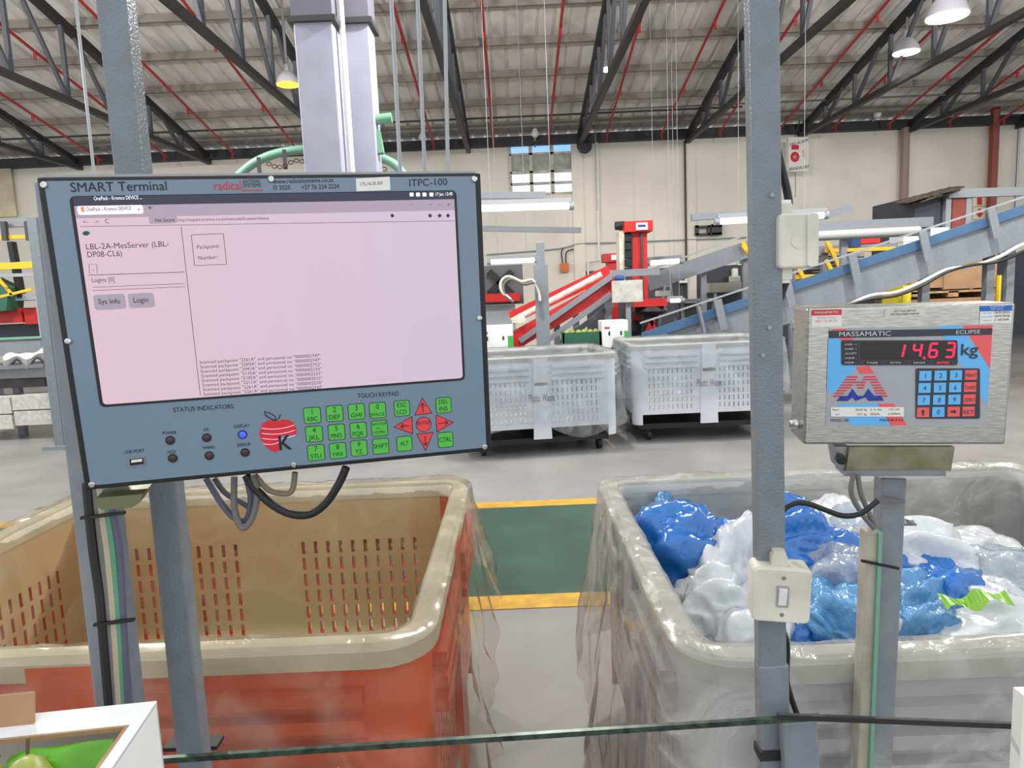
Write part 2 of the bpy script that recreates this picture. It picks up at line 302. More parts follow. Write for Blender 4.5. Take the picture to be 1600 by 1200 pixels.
# ================================================================ BINS
def loop_pts(x0, y0, x1, y1, r, n=5):
    return [Vector((x, y, 0)) for x, y in rrect(x0, y0, x1, y1, r, n)]
def wall_grid(m, org, ux, nrm, width, z0, z1, th, holes):
    # panel with real slots; ux along, nrm outward
    xs = sorted(set([0, width] + [a for h in holes for a in h[:2]])); zs = sorted(set([z0, z1] + [a for h in holes for a in h[2:]]))
    hs_ = set((round(h[0], 4), round(h[2], 4)) for h in holes)
    P = lambda x, z, d: org + ux * x + Vector((0, 0, z)) + nrm * d
    for i in range(len(xs) - 1):
        for j in range(len(zs) - 1):
            a, b, c, d = xs[i], xs[i + 1], zs[j], zs[j + 1]
            if (round(a, 4), round(c, 4)) in hs_:
                m.k = 0; q = [(a, c), (b, c), (b, d), (a, d)]
                for e in range(4): (xa, za), (xb, zb_) = q[e], q[(e + 1) % 4]; m.add([P(xa, za, 0), P(xb, zb_, 0), P(xb, zb_, -th), P(xa, za, -th)], [(0, 1, 2, 3)])
            else:
                m.k = 0; m.add([P(a, c, 0), P(b, c, 0), P(b, d, 0), P(a, d, 0)], [(0, 1, 2, 3)])
                m.k = 1; m.add([P(a, c, -th), P(a, d, -th), P(b, d, -th), P(b, c, -th)], [(0, 1, 2, 3)])
    m.k = 0
def make_bin(name, label, cx, cy, W, D, zb, zt, rotz, mo, mi, text=None, cast=True):
    t = bpy.data.objects.new(name, None); COL.objects.link(t); t.location = (cx, cy, 0); t.rotation_euler.z = rotz; tag(t, label, 'bin')
    R = .09; th = .035; x0, x1, y0, y1 = -W / 2, W / 2, -D / 2, D / 2; fz = zb + .1
    for nm, org, ux, nr, L in (('front_wall', (x0 + R, y0, 0), (1, 0, 0), (0, -1, 0), W - 2 * R), ('back_wall', (x0 + R, y1, 0), (1, 0, 0), (0, 1, 0), W - 2 * R), ('side_wall', (x0, y0 + R, 0), (0, 1, 0), (-1, 0, 0), D - 2 * R), ('side_wall', (x1, y0 + R, 0), (0, 1, 0), (1, 0, 0), D - 2 * R)):
        org = Vector(org); ux = Vector(ux); nr = Vector(nr); holes = []; H = zt - fz
        for half in (0, 1):
            pw = L / 2 - .16; sx = .06 if half == 0 else L / 2 + .10; nc = int(pw / .045)
            for c in range(nc):
                for r_ in range(6):
                    a = sx + c * .045; b = fz + .05 + r_ * H * .105; holes.append((round(a, 4), round(a + .013, 4), round(b, 4), round(b + .045, 4)))
        mid = L / 2
        m = MB(); wall_grid(m, org, ux, nr, L, fz, zt, th, holes); wo = m.build(nm, [mo, mi], t)
        m = MB()
        for rz in (.085, .14, .195):
            for s0, s1 in ((.03, L / 2 - .1), (L / 2 + .1, L - .03)):
                a = org + ux * s0 + Vector((0, 0, zt - rz)); b = org + ux * s1 + Vector((0, 0, zt - rz)); m.bar(a + nr * .012, b + nr * .012, .036, .026)
        m.build('rib', mo, wo)
        m = MB(); a = org + ux * (mid - .085) + nr * .0; m.slab([a + Vector((0, 0, zb)), a + ux * .17 + Vector((0, 0, zb)), a + ux * .15 + Vector((0, 0, zt)), a + ux * .02 + Vector((0, 0, zt))], nr * .018)
        m.build('centre_pillar', mo, wo)
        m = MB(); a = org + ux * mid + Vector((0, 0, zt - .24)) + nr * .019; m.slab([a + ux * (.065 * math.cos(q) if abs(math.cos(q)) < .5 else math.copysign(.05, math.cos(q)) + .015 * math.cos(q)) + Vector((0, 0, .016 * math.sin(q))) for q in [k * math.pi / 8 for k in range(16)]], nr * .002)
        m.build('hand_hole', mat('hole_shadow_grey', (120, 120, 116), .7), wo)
    for sx, sy in ((x0, y0), (x1, y0), (x1, y1), (x0, y1)):
        m = MB(); cxx = sx - math.copysign(R, sx); cyy = sy - math.copysign(R, sy); arc = [math.pi / 2 * k / 5 for k in range(6)]
        po = [(cxx + math.copysign(R * math.cos(a), sx), cyy + math.copysign(R * math.sin(a), sy)) for a in arc]; pi = [(cxx + math.copysign((R - th) * math.cos(a), sx), cyy + math.copysign((R - th) * math.sin(a), sy)) for a in arc]
        m.prism(po + pi[::-1], zb, zt); m.build('corner_post', mo, t, True)
    MB().box((x0 + .05, y0 + .05, fz), (x1 - .05, y1 - .05, fz + .03)).build('base', mi, t)
    m = MB(); lp = loop_pts(x0 + .005, y0 + .005, x1 - .005, y1 - .005, R); n = len(lp)
    pr = [(.022, -.03), (.022, .005), (.01, .018), (-.025, .018), (-.035, .005), (-.035, -.03)]
    ctr = Vector((0, 0, 0)); vs = []
    for i, p in enumerate(lp):
        d = (lp[(i + 1) % n] - lp[i - 1]).normalized(); nn = Vector((d.y, -d.x, 0))
        if nn.dot(p) < 0: nn = -nn
        vs += [p + nn * a + Vector((0, 0, zt + b)) for a, b in pr]
    q = len(pr); m.add(vs, [(i * q + k, i * q + (k + 1) % q, ((i + 1) % n) * q + (k + 1) % q, ((i + 1) % n) * q + k) for i in range(n) for k in range(q)])
    m.build('rim', RIMC if name == 'orange_bin' else mi, t, True)
    if text:
        me = text_mesh(text, .015); wdt = max(v.co.x for v in me.vertices)
        for v in me.vertices: v.co = ((v.co.x / wdt - .5) * .24, y0 - .0205, zt - .40 + v.co.y * .1)
        me.materials.clear(); me.materials.append(mat('stencil_grey', (112, 112, 116), .7)); o = bpy.data.objects.new('stencil_text', me); COL.objects.link(o); o.parent = t
    if cast:
        d = bpy.data.objects.new('dolly', None); COL.objects.link(d); d.location = (cx, cy, 0); d.rotation_euler.z = rotz; tag(d, 'low black wheeled dolly under the ' + ' '.join(label.split()[-9:]), 'dolly')
        MB().box((x0 + .08, y0 + .06, zb - .05), (x1 - .08, y1 - .06, zb)).build('deck', BLACK, d)
        for sx in (x0 + .16, x1 - .16):
            for sy in (y0 + .12, y1 - .12):
                c = MB().lathe((sx, sy, .05), [(.05, -.018), (.05, .018)], 14, (1, .2, 0)).build('caster', RUBBER, d); MB().bar((sx, sy, .05), (sx, sy, zb - .05), .03, .05).build('fork', BLACK, c)
    return t
def liner(label, cx, cy, W, D, zt, rotz, inner, drop, fm, seed, flare=.05):
    lp = loop_pts(-W / 2, -D / 2, W / 2, D / 2, .09, 6); P = []
    n0 = len(lp)
    for i in range(n0):
        a, b = lp[i], lp[(i + 1) % n0]; k = max(1, int((b - a).length / .03))
        P += [a.lerp(b, j / k) for j in range(k)]
    n = len(P); rows = []; T = [(-.045, -inner), (-.05, -inner * .66), (-.05, -inner * .33), (-.045, -.05), (-.035, .02), (-.0, .03), (.03, .02), (.036, -.04)] + [(.04 + flare * (k / 12), -.04 - k / 12) for k in range(1, 13)]
    vs = []
    for i, p in enumerate(P):
        d = (P[(i + 1) % n] - P[i - 1]).normalized(); nn = Vector((d.y, -d.x, 0)); nn = nn if nn.dot(p) > 0 else -nn
        dl = drop * (1 + .35 * noise.noise(Vector((p.x * 1.5 + seed, p.y * 1.5, 0))))
        for k, (o, z) in enumerate(T):
            zz = z if k < 8 else -.04 + (z + .04) * dl
            q = p + Vector((0, 0, zt + zz))
            wv = noise.noise(Vector((q.x * 6 + seed, q.y * 6, q.z * 1.5))) * .6 + noise.noise(Vector((q.x * 17, q.y * 17 + seed, q.z * 6))) * .4
            amp = .012 if k < 4 else (.008 if k < 8 else .012 + .045 * (k - 7) / 12)
            off = o + (abs(wv) * amp * 1.6 if k >= 7 else -abs(wv) * amp if k < 4 else wv * amp * .6)
            if k in (4, 5, 6): q.z += abs(wv) * .02 + .006 * abs(noise.noise(Vector((q.x * 40, q.y * 40, seed))))
            vs.append(q + nn * off)
    r = len(T); m = MB(); m.add(vs, [(i * r + k, ((i + 1) % n) * r + k, ((i + 1) % n) * r + k + 1, i * r + k + 1) for i in range(n) for k in range(r - 1)])
    o = m.build('bin_liner', fm, None, True); o.location = (cx, cy, 0); o.rotation_euler.z = rotz; return tag(o, label, 'plastic liner')
FILM = film('clear_film', (238, 236, 230), .86, .15, 7, .8, .32); FILMD = film('dusty_film', (232, 224, 206), .95, .2, 6, .8, .16); FILMW = film('milky_film', (228, 232, 236), .9, .2, 5, .6, .2)
ORG = mat('orange_bin_plastic', (230, 96, 34), .4, 0, .14, 4, .1, 30); ORI = mat('orange_bin_dusty_inside', (212, 199, 166), .6, 0, .3, 1.6, .1, 30, rgb2=(204, 172, 128)); RIMC = mat('dusty_rim', (214, 206, 184), .5, 0, .12, 6)
GRY = mat('grey_bin_plastic', (192, 192, 194), .4, 0, .1, 4, .1, 30); GRI = mat('grey_bin_inside', (196, 195, 188), .5, 0, .12, 3)
WHB = mat('white_bin_plastic', (226, 230, 236), .45, 0, .05, 4)
ZR = .80
make_bin('orange_bin', 'large orange slotted plastic bin at lower left behind the posts', -.90, 1.89, 1.40, 1.2, .12, ZR, 0, ORG, ORI)
liner('dusty clear plastic liner draped over the orange bin', -.90, 1.89, 1.40, 1.2, ZR, 0, .5, .32, FILMD, 3)
make_bin('grey_bin', 'large grey plastic bin full of plastic bags at lower right', 1.0, 1.78, 1.42, 1.2, .12, ZR, 0, GRY, GRI)
liner('clear plastic liner draped over the grey bin of bags', 1.0, 1.78, 1.42, 1.2, ZR, 0, .45, .55, FILM, 11, .07)
fb = at(1107, 690, 6.75)
make_bin('white_bin', 'white waste bin standing beyond the tall right post', fb.x, 7.3, 1.46, 1.15, .17, .93, 0, WHB, GRI, 'Plastic Waste')
liner('milky plastic liner over the white bin beyond the right post', fb.x, 7.3, 1.46, 1.15, .93, 0, .4, .45, FILMW, 21)
fb2 = at(838, 695, 6.5)
make_bin('white_bin', 'white waste bin partly hidden by the right edge of the terminal', fb2.x, 6.95, 1.42, 1.15, .15, .90, math.radians(6), WHB, GRI, 'Plastic Waste')
liner('milky plastic liner over the white bin next to the terminal', fb2.x, 6.95, 1.42, 1.15, .90, math.radians(6), .4, .6, FILMW, 33)
# crumpled bags in the grey bin
BB = film('blue_bag_film', (22, 118, 206), .2, .25, 7, .35, .15); BW = film('white_bag_film', (240, 243, 246), .3, .3, 6, .25, .2); BC = film('clear_bag_film', (214, 224, 232), .62, .12, 9, 1., .3); BLT = film('pale_blue_bag_film', (96, 168, 224), .3, .2, 9, 1., .2)
def bag(px, py, z, rx, ry, rz, fm, lab, seed):
    c = onz(px, py, z); bm = bmesh.new(); bmesh.ops.create_icosphere(bm, subdivisions=5, radius=1)
    for v in bm.verts:
        d = v.co.copy(); q = Matrix.Rotation(seed, 3, 'X') @ Matrix.Rotation(seed * 2, 3, 'Z') @ d; q = Vector((q.x * 1.3, q.y * 3.6, q.z * 1.5)) + Vector((seed * 3.1, seed, 0))
        f = 1.08 + .4 * noise.noise(q * .8) + .34 * (.35 - abs(noise.noise(q * 1.3))) + .13 * (.3 - abs(noise.noise(q * 2.8))) + .02 * noise.noise(q * 8)
        v.co = Vector((d.x * rx, d.y * ry, d.z * rz)) * f * 1.15
    me = bpy.data.meshes.new('plastic_bag'); bm.to_mesh(me); bm.free(); me.materials.append(fm); me.polygons.foreach_set('use_smooth', [True] * len(me.polygons))
    o = bpy.data.objects.new('plastic_bag', me); COL.objects.link(o); o.location = c; o.rotation_euler.z = seed; tag(o, lab, 'plastic bag', 'bags in the grey bin')
for i, a in enumerate([(1075, 885, .66, .11, .13, .15, BB, 'crumpled deep blue plastic bag at the left of the grey bin'), (1150, 905, .64, .10, .13, .13, BW, 'crumpled white bag left of the lower switch box'), (1245, 880, .68, .12, .1, .13, BB, 'blue plastic bag behind the lower switch box'),
        (1290, 842, .68, .17, .1, .09, BW, 'white bag at the back of the grey bin behind the cable'), (1300, 925, .64, .13, .1, .1, BC, 'clear bag right of the lower switch box'), (1120, 970, .60, .09, .09, .1, BW, 'small white knotted bag below the deep blue bag'), (1185, 1005, .56, .12, .09, .1, BW, 'white bag low beside the right post'),
        (1300, 985, .60, .10, .09, .1, BLT, 'pale blue bag low in front between the posts'), (1345, 930, .62, .11, .1, .12, BB, 'bright blue bag behind the scale post'), (1425, 900, .64, .13, .13, .12, BW, 'bulky white bag right of the scale post'), (1470, 945, .62, .11, .1, .08, BB, 'flat blue bag right of the scale post'),
        (1430, 985, .60, .09, .09, .1, BLT, 'pale blue clear bag standing at the front right of the scale post'), (1540, 985, .60, .18, .1, .08, BW, 'long white bag at the front right of the grey bin'), (1560, 925, .62, .15, .13, .09, BC, 'clear bag with green print at the far right'), (1380, 1005, .57, .1, .09, .08, BW, 'white bag directly behind the lower scale post'),
        (1130, 1035, .52, .09, .07, .07, BC, 'clear bag at the front left corner of the grey bin'), (1245, 1010, .56, .09, .08, .08, BB, 'dark blue bag low behind the right post'), (1040, 845, .62, .06, .12, .12, BLT, 'pale blue bag against the left wall of the grey bin'), (1340, 870, .66, .13, .12, .1, BC, 'clear bag behind the scale post near the back wall'), (1500, 880, .64, .14, .12, .08, BW, 'white bag against the back wall at right')]):
    bag(*a, i + 1.3)
m = MB(); n = 34; vs = []
for i in range(n + 1):
    for k in range(n + 1):
        x = .34 + 1.32 * i / n; y = 1.24 + 1.08 * k / n; q = Vector((x * 5, y * 9, 2)); vs.append((x, y, .50 + .07 * noise.noise(q) + .06 * (.4 - abs(noise.noise(q * 1.9)))))
m.add(vs, [(i * (n + 1) + k, (i + 1) * (n + 1) + k, (i + 1) * (n + 1) + k + 1, i * (n + 1) + k + 1) for i in range(n) for k in range(n)])
hp = tag(m.build('bag_heap', BW, None, True), 'white crumpled plastic mass filling the grey bin below the top bags', 'plastic waste'); hp['kind'] = 'stuff'
gp = thing('green_wrapper', 'green printed wrapper lying among the clear bags at right', 'wrapper', onz(1525, 940, .72)); m = MB(); c = onz(1525, 942, .72)
for k in range(12): x = -.075 + k * .0125; h_ = lambda a: .008 * math.sin(a * .9); m.add([c + Vector((x, -.015 + h_(k), h_(k) + x * .1)), c + Vector((x + .0125, -.015 + h_(k + 1), h_(k + 1) + x * .1)), c + Vector((x + .0125, .02 + h_(k + 2), .016 + h_(k + 3) + x * .1)), c + Vector((x, .02 + h_(k + 1), .016 + h_(k + 2) + x * .1))], [(0, 1, 2, 3)])
m.build('film', mat('lime_print', (130, 185, 30), .25), gp)

# ================================================================ POSTS AND RAIL
def post(name, lab, p0, p1, Y, wd, dp, m, cat='post'):
    a = at(*p0, Y); b = at(*p1, Y); return tag(MB().bar(a, b, wd, dp, (0, 1, 0)).build(name, m, bevel=.003), lab, cat)
def post2(name, p0, p1, Y, wd, dp, m, parent, bev=.003):
    return MB().bar(at(*p0, Y), at(*p1, Y), wd, dp, (0, 1, 0)).build(name, m, parent, bevel=bev)
post('thin_post', 'tall thin grey post passing behind the left part of the terminal', (178, -30), (312, 1260), 1.03, .042, .03, POST)
rp = thing('tall_post', 'tall grey painted post at centre right carrying two white switch boxes', 'post', at(1207, 1240, 1.02))
post2('upright', (1189, -30), (1207, 1260), 1.02, .042, .025, POST, rp); post2('sleeve', (1205, 1033), (1209, 1260), 1.02, .0445, .03, STEEL, rp)
for px, py in ((1202, 512), (1192, 555), (1206, 305)): MB().lathe(at(px, py, 1.006), [(.003, -.002), (.003, .002)], 10, (0, 1, 0)).build('rivet', LGREY, rp)
rl = thing('table_rail', 'thin dark green edged rail running across the bottom of the view', 'rail', at(258, 1186, .92))
m = MB().bar(at(240, 1188, .92), at(1280, 1120, .97), .007, .008); m.build('left_rail', mat('dark_green_steel', (40, 48, 45), .35, .4, .3, 60, rgb2=(74, 92, 80)), rl)
m = MB().bar(at(1215, 1119, .965), at(1596, 1134, .965), .006, .008); m.build('right_rail', DARKST, rl)
post2('rail_bracket', (1246, 1122), (1254, 1260), .985, .052, .02, STEEL, rl); MB().box(at(1188, 1190, 1.0), at(1225, 1155, 1.03)).build('clamp', DARKST, rl)
MB().box(at(255, 1175, 1.06), at(350, 1148, 1.09)).build('foot_plate', DARKST, rl)
tag(MB().box(at(1590, 1260, .93), at(1625, 1072, .95)).build('white_board', WHITE), 'white board edge at the lower right corner', 'board')
cp = thing('cable_post', 'thick dark grey post under the terminal carrying a cable bundle', 'post', at(190, 1200, .97))
post2('upright', (97, 285), (194, 1150), .97, .058, .03, STEEL, cp)
for i, (dx, mm, r) in enumerate([(-12, RUBBER, .008), (-1, GCABLE, .005), (7, BCABLE, .0055), (15, GRCABLE, .0045), (23, VCABLE, .0045)]):
    pts = [(150 + dx, 755), (154 + dx, 800), (160 + dx + i, 860), (170 + dx - i * .5, 930), (176 + dx - i, 1000), (185 + dx - i * 2, 1110)]
    MB().tube(bez([at(x, y, .935) for x, y in pts], 6), r, 8).build('cable', mm, cp, True)
for y, x0, x1 in ((805, 127, 195), (972, 147, 210)):
    MB().bar(at(x0, y + 4, .928), at(x1, y - 4, .928), .006, .004).build('cable_tie', BLACK, cp)

# ================================================================ TERMINAL
F = Frame((-.2783, .8691, 1.4423), ((.9744, -.2246, .0087), (.2247, .9723, -.0647), (.0061, .065, .9979)))
T = F.root('smart_terminal', 'wide grey-blue wall terminal with lit pink screen and green keypad', 'terminal')
hw, hh = .25, .1818
MB().box((-hw, -hh, -.055), (hw, hh, 0)).build('housing', BLACK, T, bevel=.002)
FACE = mat('faceplate_blue_grey', (116, 137, 156), .3, 0, .03, 3, coat=.3); INK = mat('black_print', (18, 20, 26), .5); REDP = mat('red_print', (214, 38, 56), .4)
MB().prism(rrect(-hw + .0075, -hh + .006, hw - .0075, hh - .0042, .004), 0, .0015).build('faceplate', FACE, T)
MB().prism([(-hw, hh), (hw, hh), (hw - .01, hh + .003), (-hw + .01, hh + .003)], -.05, -.005).build('top_lip', GALV, T)
Z1 = .0016
su0, sv0 = F.uv(114, 306, Z1); su1, sv1 = F.uv(723, 592, Z1); su0 = min(su0, F.uv(163, 632, Z1)[0]); sv0 = F.uv(113, 308, Z1)[1]; sv1 = F.uv(163, 632, Z1)[1]; su1 = F.uv(709, 299, Z1)[0]
MB().prism(rrect(su0 - .004, sv1 - .003, su1 + .003, sv0 + .001, .006), .0015, .0022).build('screen_bezel', BLACK, T)
SCR = mat('screen_glow', (232, 212, 226), .35, emit=.62)
nt = SCR.node_tree; p = nt.nodes['Principled BSDF']; tc = nt.nodes.new('ShaderNodeTexCoord'); gr = nt.nodes.new('ShaderNodeSeparateXYZ'); rp_ = nt.nodes.new('ShaderNodeValToRGB'); mr = nt.nodes.new('ShaderNodeMapRange')
mr.inputs[1].default_value = -.25; mr.inputs[2].default_value = .25; nt.links.new(tc.outputs['Object'], gr.inputs[0]); nt.links.new(gr.outputs[0], mr.inputs[0]); nt.links.new(mr.outputs[0], rp_.inputs[0])
rp_.color_ramp.elements[0].color = (*lin((244, 208, 222)), 1); rp_.color_ramp.elements[1].color = (*lin((226, 208, 228)), 1); nt.links.new(rp_.outputs[0], p.inputs['Emission Color']); p.inputs['Base Color'].default_value = (.02, .02, .02, 1); p.inputs['Emission Strength'].default_value = .8
S = MB().prism(rrect(su0, sv1, su1, sv0, .004), .0022, .0028).build('screen', SCR, T)
Z2 = .0031
DK = mat('ui_dark', (44, 46, 62), .4, emit=.5); UIG = mat('ui_grey', (160, 144, 158), .4, emit=.4); UIT = mat('ui_text', (50, 44, 54), .5); UIW = mat('ui_white_text', (230, 225, 235), .4, emit=.8); UIB = mat('ui_button', (152, 140, 152), .4, emit=.45); UIP = mat('ui_tab', (240, 222, 232), .4, emit=.45)
def sq(name, x0, y0, x1, y1, m, par=S, z=Z2, r=0):
    a = F.uv(x0, y0, z); b = F.uv(x1, y0 + (y1 - y0) * 0, z); c = F.uv(x0, y1, z)
    u0, v0, u1, v1 = a[0], c[1], b[0], a[1]
    return MB().prism(rrect(u0, v0, u1, v1, r) if r else [(u0, v0), (u1, v0), (u1, v1), (u0, v1)], z - .0003, z).build(name, m, par)
hbar = (sv0 - sv1)
MB().prism([(su0, sv0 - hbar * .042), (su1, sv0 - hbar * .042), (su1, sv0), (su0, sv0)], .0029, .0030).build('task_bar', DK, S)
MB().prism([(su0, sv0 - hbar * .098), (su1, sv0 - hbar * .098), (su1, sv0 - hbar * .042), (su0, sv0 - hbar * .042)], .0029, .0030).build('tab_strip', UIG, S)
sq('browser_tab', 120, 322, 223, 336, UIP, r=.002)
tx = lambda body, p0, p1, h, m=UIT, par=S, z=Z2 + .0002, b=0.: F.text('screen_text' if par is S else 'printed_text', body, p0, p1, h, m, par, z, b)
tx('OnePack - Kromco DEVICE ...', (147, 313), (222, 311), 6, UIW); tx('17 Jun. 12:40', (681, 306), (707, 305), 5, UIW)
for px in (643, 653, 663, 674): sq('tray_icon', px - 3, 301, px + 3, 307, UIW, z=Z2 + .0002, r=.001)
tx('OnePack - Kromco DEVICE', (135, 330), (205, 328), 6); tx('x', (215, 329), (219, 329), 5); tx('+', (231, 328), (238, 328), 7)
tx('OnePack', (126, 331), (131, 331), 7, mat('ui_orange', (235, 120, 60), .4, emit=.6)) if False else sq('tab_icon', 126, 323, 131, 331, mat('ui_orange', (235, 120, 60), .4, emit=.6), z=Z2 + .0002, r=.001)
tx('<-', (130, 349), (138, 349), 5); tx('->', (147, 349), (155, 349), 5); tx('C', (164, 349), (171, 349), 7)
sq('address_chip', 232, 338, 276, 350, UIG, r=.002); tx('Not Secure', (243, 347), (273, 346), 6, UIT, b=.01); tx('http://mspack.kromco.co.za/messcada/browser/device', (278, 346), (420, 343), 5)
for px in (613, 672, 687, 700): MB().lathe((*F.uv(px, 337, Z2), Z2 - .0002), [(.0022, 0), (.0022, .0003), (.0015, .0003)], 10).build('toolbar_icon', UIT, S)
for a, b, y in ((641, 645, 319), (671, 675, 319), (685, 689, 319), (699, 703, 319)): tx('x' if a == 699 else '-', (a, y + 2), (b, y + 2), 4)
def ln(x0, y0, x1, y1, wpx=1.0, m=UIT):
    a = Vector((*F.uv(x0, y0, Z2), Z2)); b = Vector((*F.uv(x1, y1, Z2), Z2)); MB().bar(a, b, wpx * .0008, .0003).build('screen_line', m, S)
ln(125, 354, 710, 345, .6); ln(283, 354, 313, 618, .7); ln(138, 430, 289, 425, .8); ln(145, 449, 289, 443, .6); ln(145, 454, 290, 448, .6)
ln(299, 367, 349, 365, .7); ln(349, 365, 354, 413, .7); ln(354, 413, 304, 415, .7); ln(304, 415, 299, 367, .7)
for q in ((139, 413, 151, 413), (151, 413, 152, 428), (139, 413, 140, 428)): ln(*q, .5)
MB().prism([F.uv(x, y, Z2) for x, y in ((128, 365), (132, 361), (137, 361), (141, 364), (137, 368), (132, 368))], Z2 - .0003, Z2).build('green_logo', mat('ui_green', (20, 90, 70), .4), S)
tx('LBL-2A-MesServer (LBL-', (135, 390), (264, 385), 9, b=.012); tx('DP08-CL6)', (137, 402), (191, 400), 9, b=.012); tx('«', (144, 424), (148, 424), 5); tx('Logins [0]', (144, 441), (179, 440), 7, b=.01)
sq('button', 145, 461, 195, 485, UIB, r=.003); sq('button', 199, 459, 240, 482, UIB, r=.003); tx('Sys Info', (154, 475), (188, 474), 8, z=Z2 + .0003); tx('Login', (209, 473), (232, 472), 8, z=Z2 + .0003)
tx('Packpoint:', (308, 389), (343, 387), 6, b=.005); tx('Number:', (310, 406), (340, 404), 6, b=.005)
for k, (a, b) in enumerate((('2261A', '2747'), ('2205A', '2747'), ('2041A', '2752'), ('2135A', '2233'), ('2105A', '2233'), ('2211A', '2015'), ('2261A', '2570'), ('2261A', '2747'))):
    tx('Scanned packpoint "%s" and personnel no "000000%s"' % (a, b), (312 + k * .9, 568.5 + k * 7.1), (501 + k * .5, 557.5 + k * 7.1), 5)
# printed legends
pt = lambda body, p0, p1, h, m=INK, b=0.: F.text('printed_text', body, p0, p1, h, m, T, Z1 + .0004, b)
pt('SMART Terminal', (111, 300), (261, 297), 15); pt('radical', (335, 297), (377, 296), 14, REDP, .01); pt('ELECTRONIC', (380, 286), (407, 285), 5); pt('SYSTEMS', (380, 293), (408, 292), 6, b=.01)
pt('www.radicalsystems.co.za', (427, 287), (521, 284), 7); pt('© 2020', (427, 297), (454, 296), 7); pt('+27 76 224 2224', (471, 296), (530, 294), 7); pt('ITPC-100', (640, 291), (699, 289), 11)
pt('STATUS INDICATORS', (271, 644), (365, 638), 7); pt('TOUCH KEYPAD', (559, 622), (623, 618), 7); pt('POWER', (254, 679), (276, 678), 5); pt('OK', (318, 674), (327, 673), 5); pt('DISPLAY', (366, 669), (390, 667), 5); pt('HDD', (262, 709), (275, 708), 5); pt('WARN', (317, 702), (335, 701), 5); pt('ERROR', (371, 698), (392, 696), 5); pt('USB PORT', (195, 709), (226, 706), 5)
a = F.uv(378, 297.5, Z1); b = F.uv(411, 297, Z1); MB().bar((*a, .0019), (*b, .0019), .001, .0004).build('logo_line', REDP, T)
st = F.poly('paper_sticker', [(556, 279), (609, 276), (610, 297), (557, 299)], .0015, .002, WHITE, T); F.text('sticker_text', '172.16.35.201', (563, 290), (598, 288), 5, INK, st, .0022, .01)
for px, py in ((69, 289), (424, 280), (741, 280), (107, 533), (749, 497), (144, 757), (459, 726), (757, 698)):
    sc = MB().lathe((*F.uv(px, py, Z1), .0015), [(.0042, 0), (.004, .0015), (.0028, .0027), (.0013, .0028), (.0012, .0018)], 14).build('screw', CHROME, T, True)
for px, py, mm in ((266, 688, 0), (323, 684, 0), (379, 679, 1), (270, 716, 0), (327, 712, 0), (383, 707, 0)):
    l = MB().lathe((*F.uv(px, py, Z1), .0015), [(.0056, 0), (.0056, .0006), (.0046, .0006)], 18).build('indicator_ring', BLACK, T); MB().lathe((*F.uv(px, py, Z1), .0015), [(.0042, 0), (.004, .001), (.002, .0016)], 14).build('indicator_lamp', mat('led_blue', (40, 60, 255), .2, emit=2.5) if mm else mat('led_off', (70, 44, 44), .25), l, True)
u = F.poly('usb_port', [(199, 716), (226, 713), (227, 727), (200, 730)], .0015, .0026, GALV, T); F.poly('usb_slot', [(202, 718), (224, 715.5), (225, 725), (203, 728)], .0026, .0028, BLACK, u); F.poly('usb_tongue', [(205, 719), (222, 717), (222, 721), (205, 723)], .0028, .003, WHITE, u)
GKEY = mat('green_key', (84, 190, 72), .4); RKEY = mat('red_key', (232, 66, 72), .4)
def key(cx, cy, w_, h_, legends, m=GKEY):
    c = F.uv(cx, cy, Z1); x, y = c; sx = .000727 * w_ / 2; sy = .00075 * h_ / 2
    o = MB().prism(rrect(x - sx - .0008, y - sy - .0008, x + sx + .0008, y + sy + .0008, .003), .0015, .0019).build('key_border', INK, T)
    k = MB().prism(rrect(x - sx, y - sy, x + sx, y + sy, .0025), .0015, .0023).build('key', m, T)
    for s_, dy, wpx, hpx in legends: F.text('key_legend', s_, (cx - wpx / 2, cy + dy + wpx * .04), (cx + wpx / 2, cy + dy - wpx * .04), hpx, INK, k, .0025, .004)
K = [(488, 649, '1', 'ABC'), (523, 646, '2', 'DEF'), (557, 643, '3', 'GHI'), (491, 678, '4', 'JKL'), (526, 675, '5', 'MNO'), (560, 672, '6', 'PQR'), (494, 707, '7', 'STU'), (528, 704, '8', 'VWX'), (561, 700, '9', 'YZ'), (590, 641, '0', 'SPACE')]
for cx, cy, a, b in K: key(cx, cy, 27, 26, [(a, -2, 5, 8), (b, 9, 22 if b == 'SPACE' else 17 if len(b) > 2 else 11, 7 if b != 'SPACE' else 5)])
key(593, 669, 27, 26, [('BACKSP', -5, 22, 4), ('<-', 2, 10, 4), ('<SYM>', 9, 20, 5)]); key(595, 697, 27, 26, [('SHIFT', 3, 22, 7)])
key(628, 638, 26, 26, [('ESC', -2, 15, 7), ('LCD', 9, 15, 7)]); key(693, 633, 26, 26, [('DEL', -2, 14, 7), ('INS', 9, 13, 7)]); key(632, 693, 26, 25, [('ALT', 3, 13, 7)]); key(696, 687, 26, 26, [('CTRL', 3, 19, 7)])
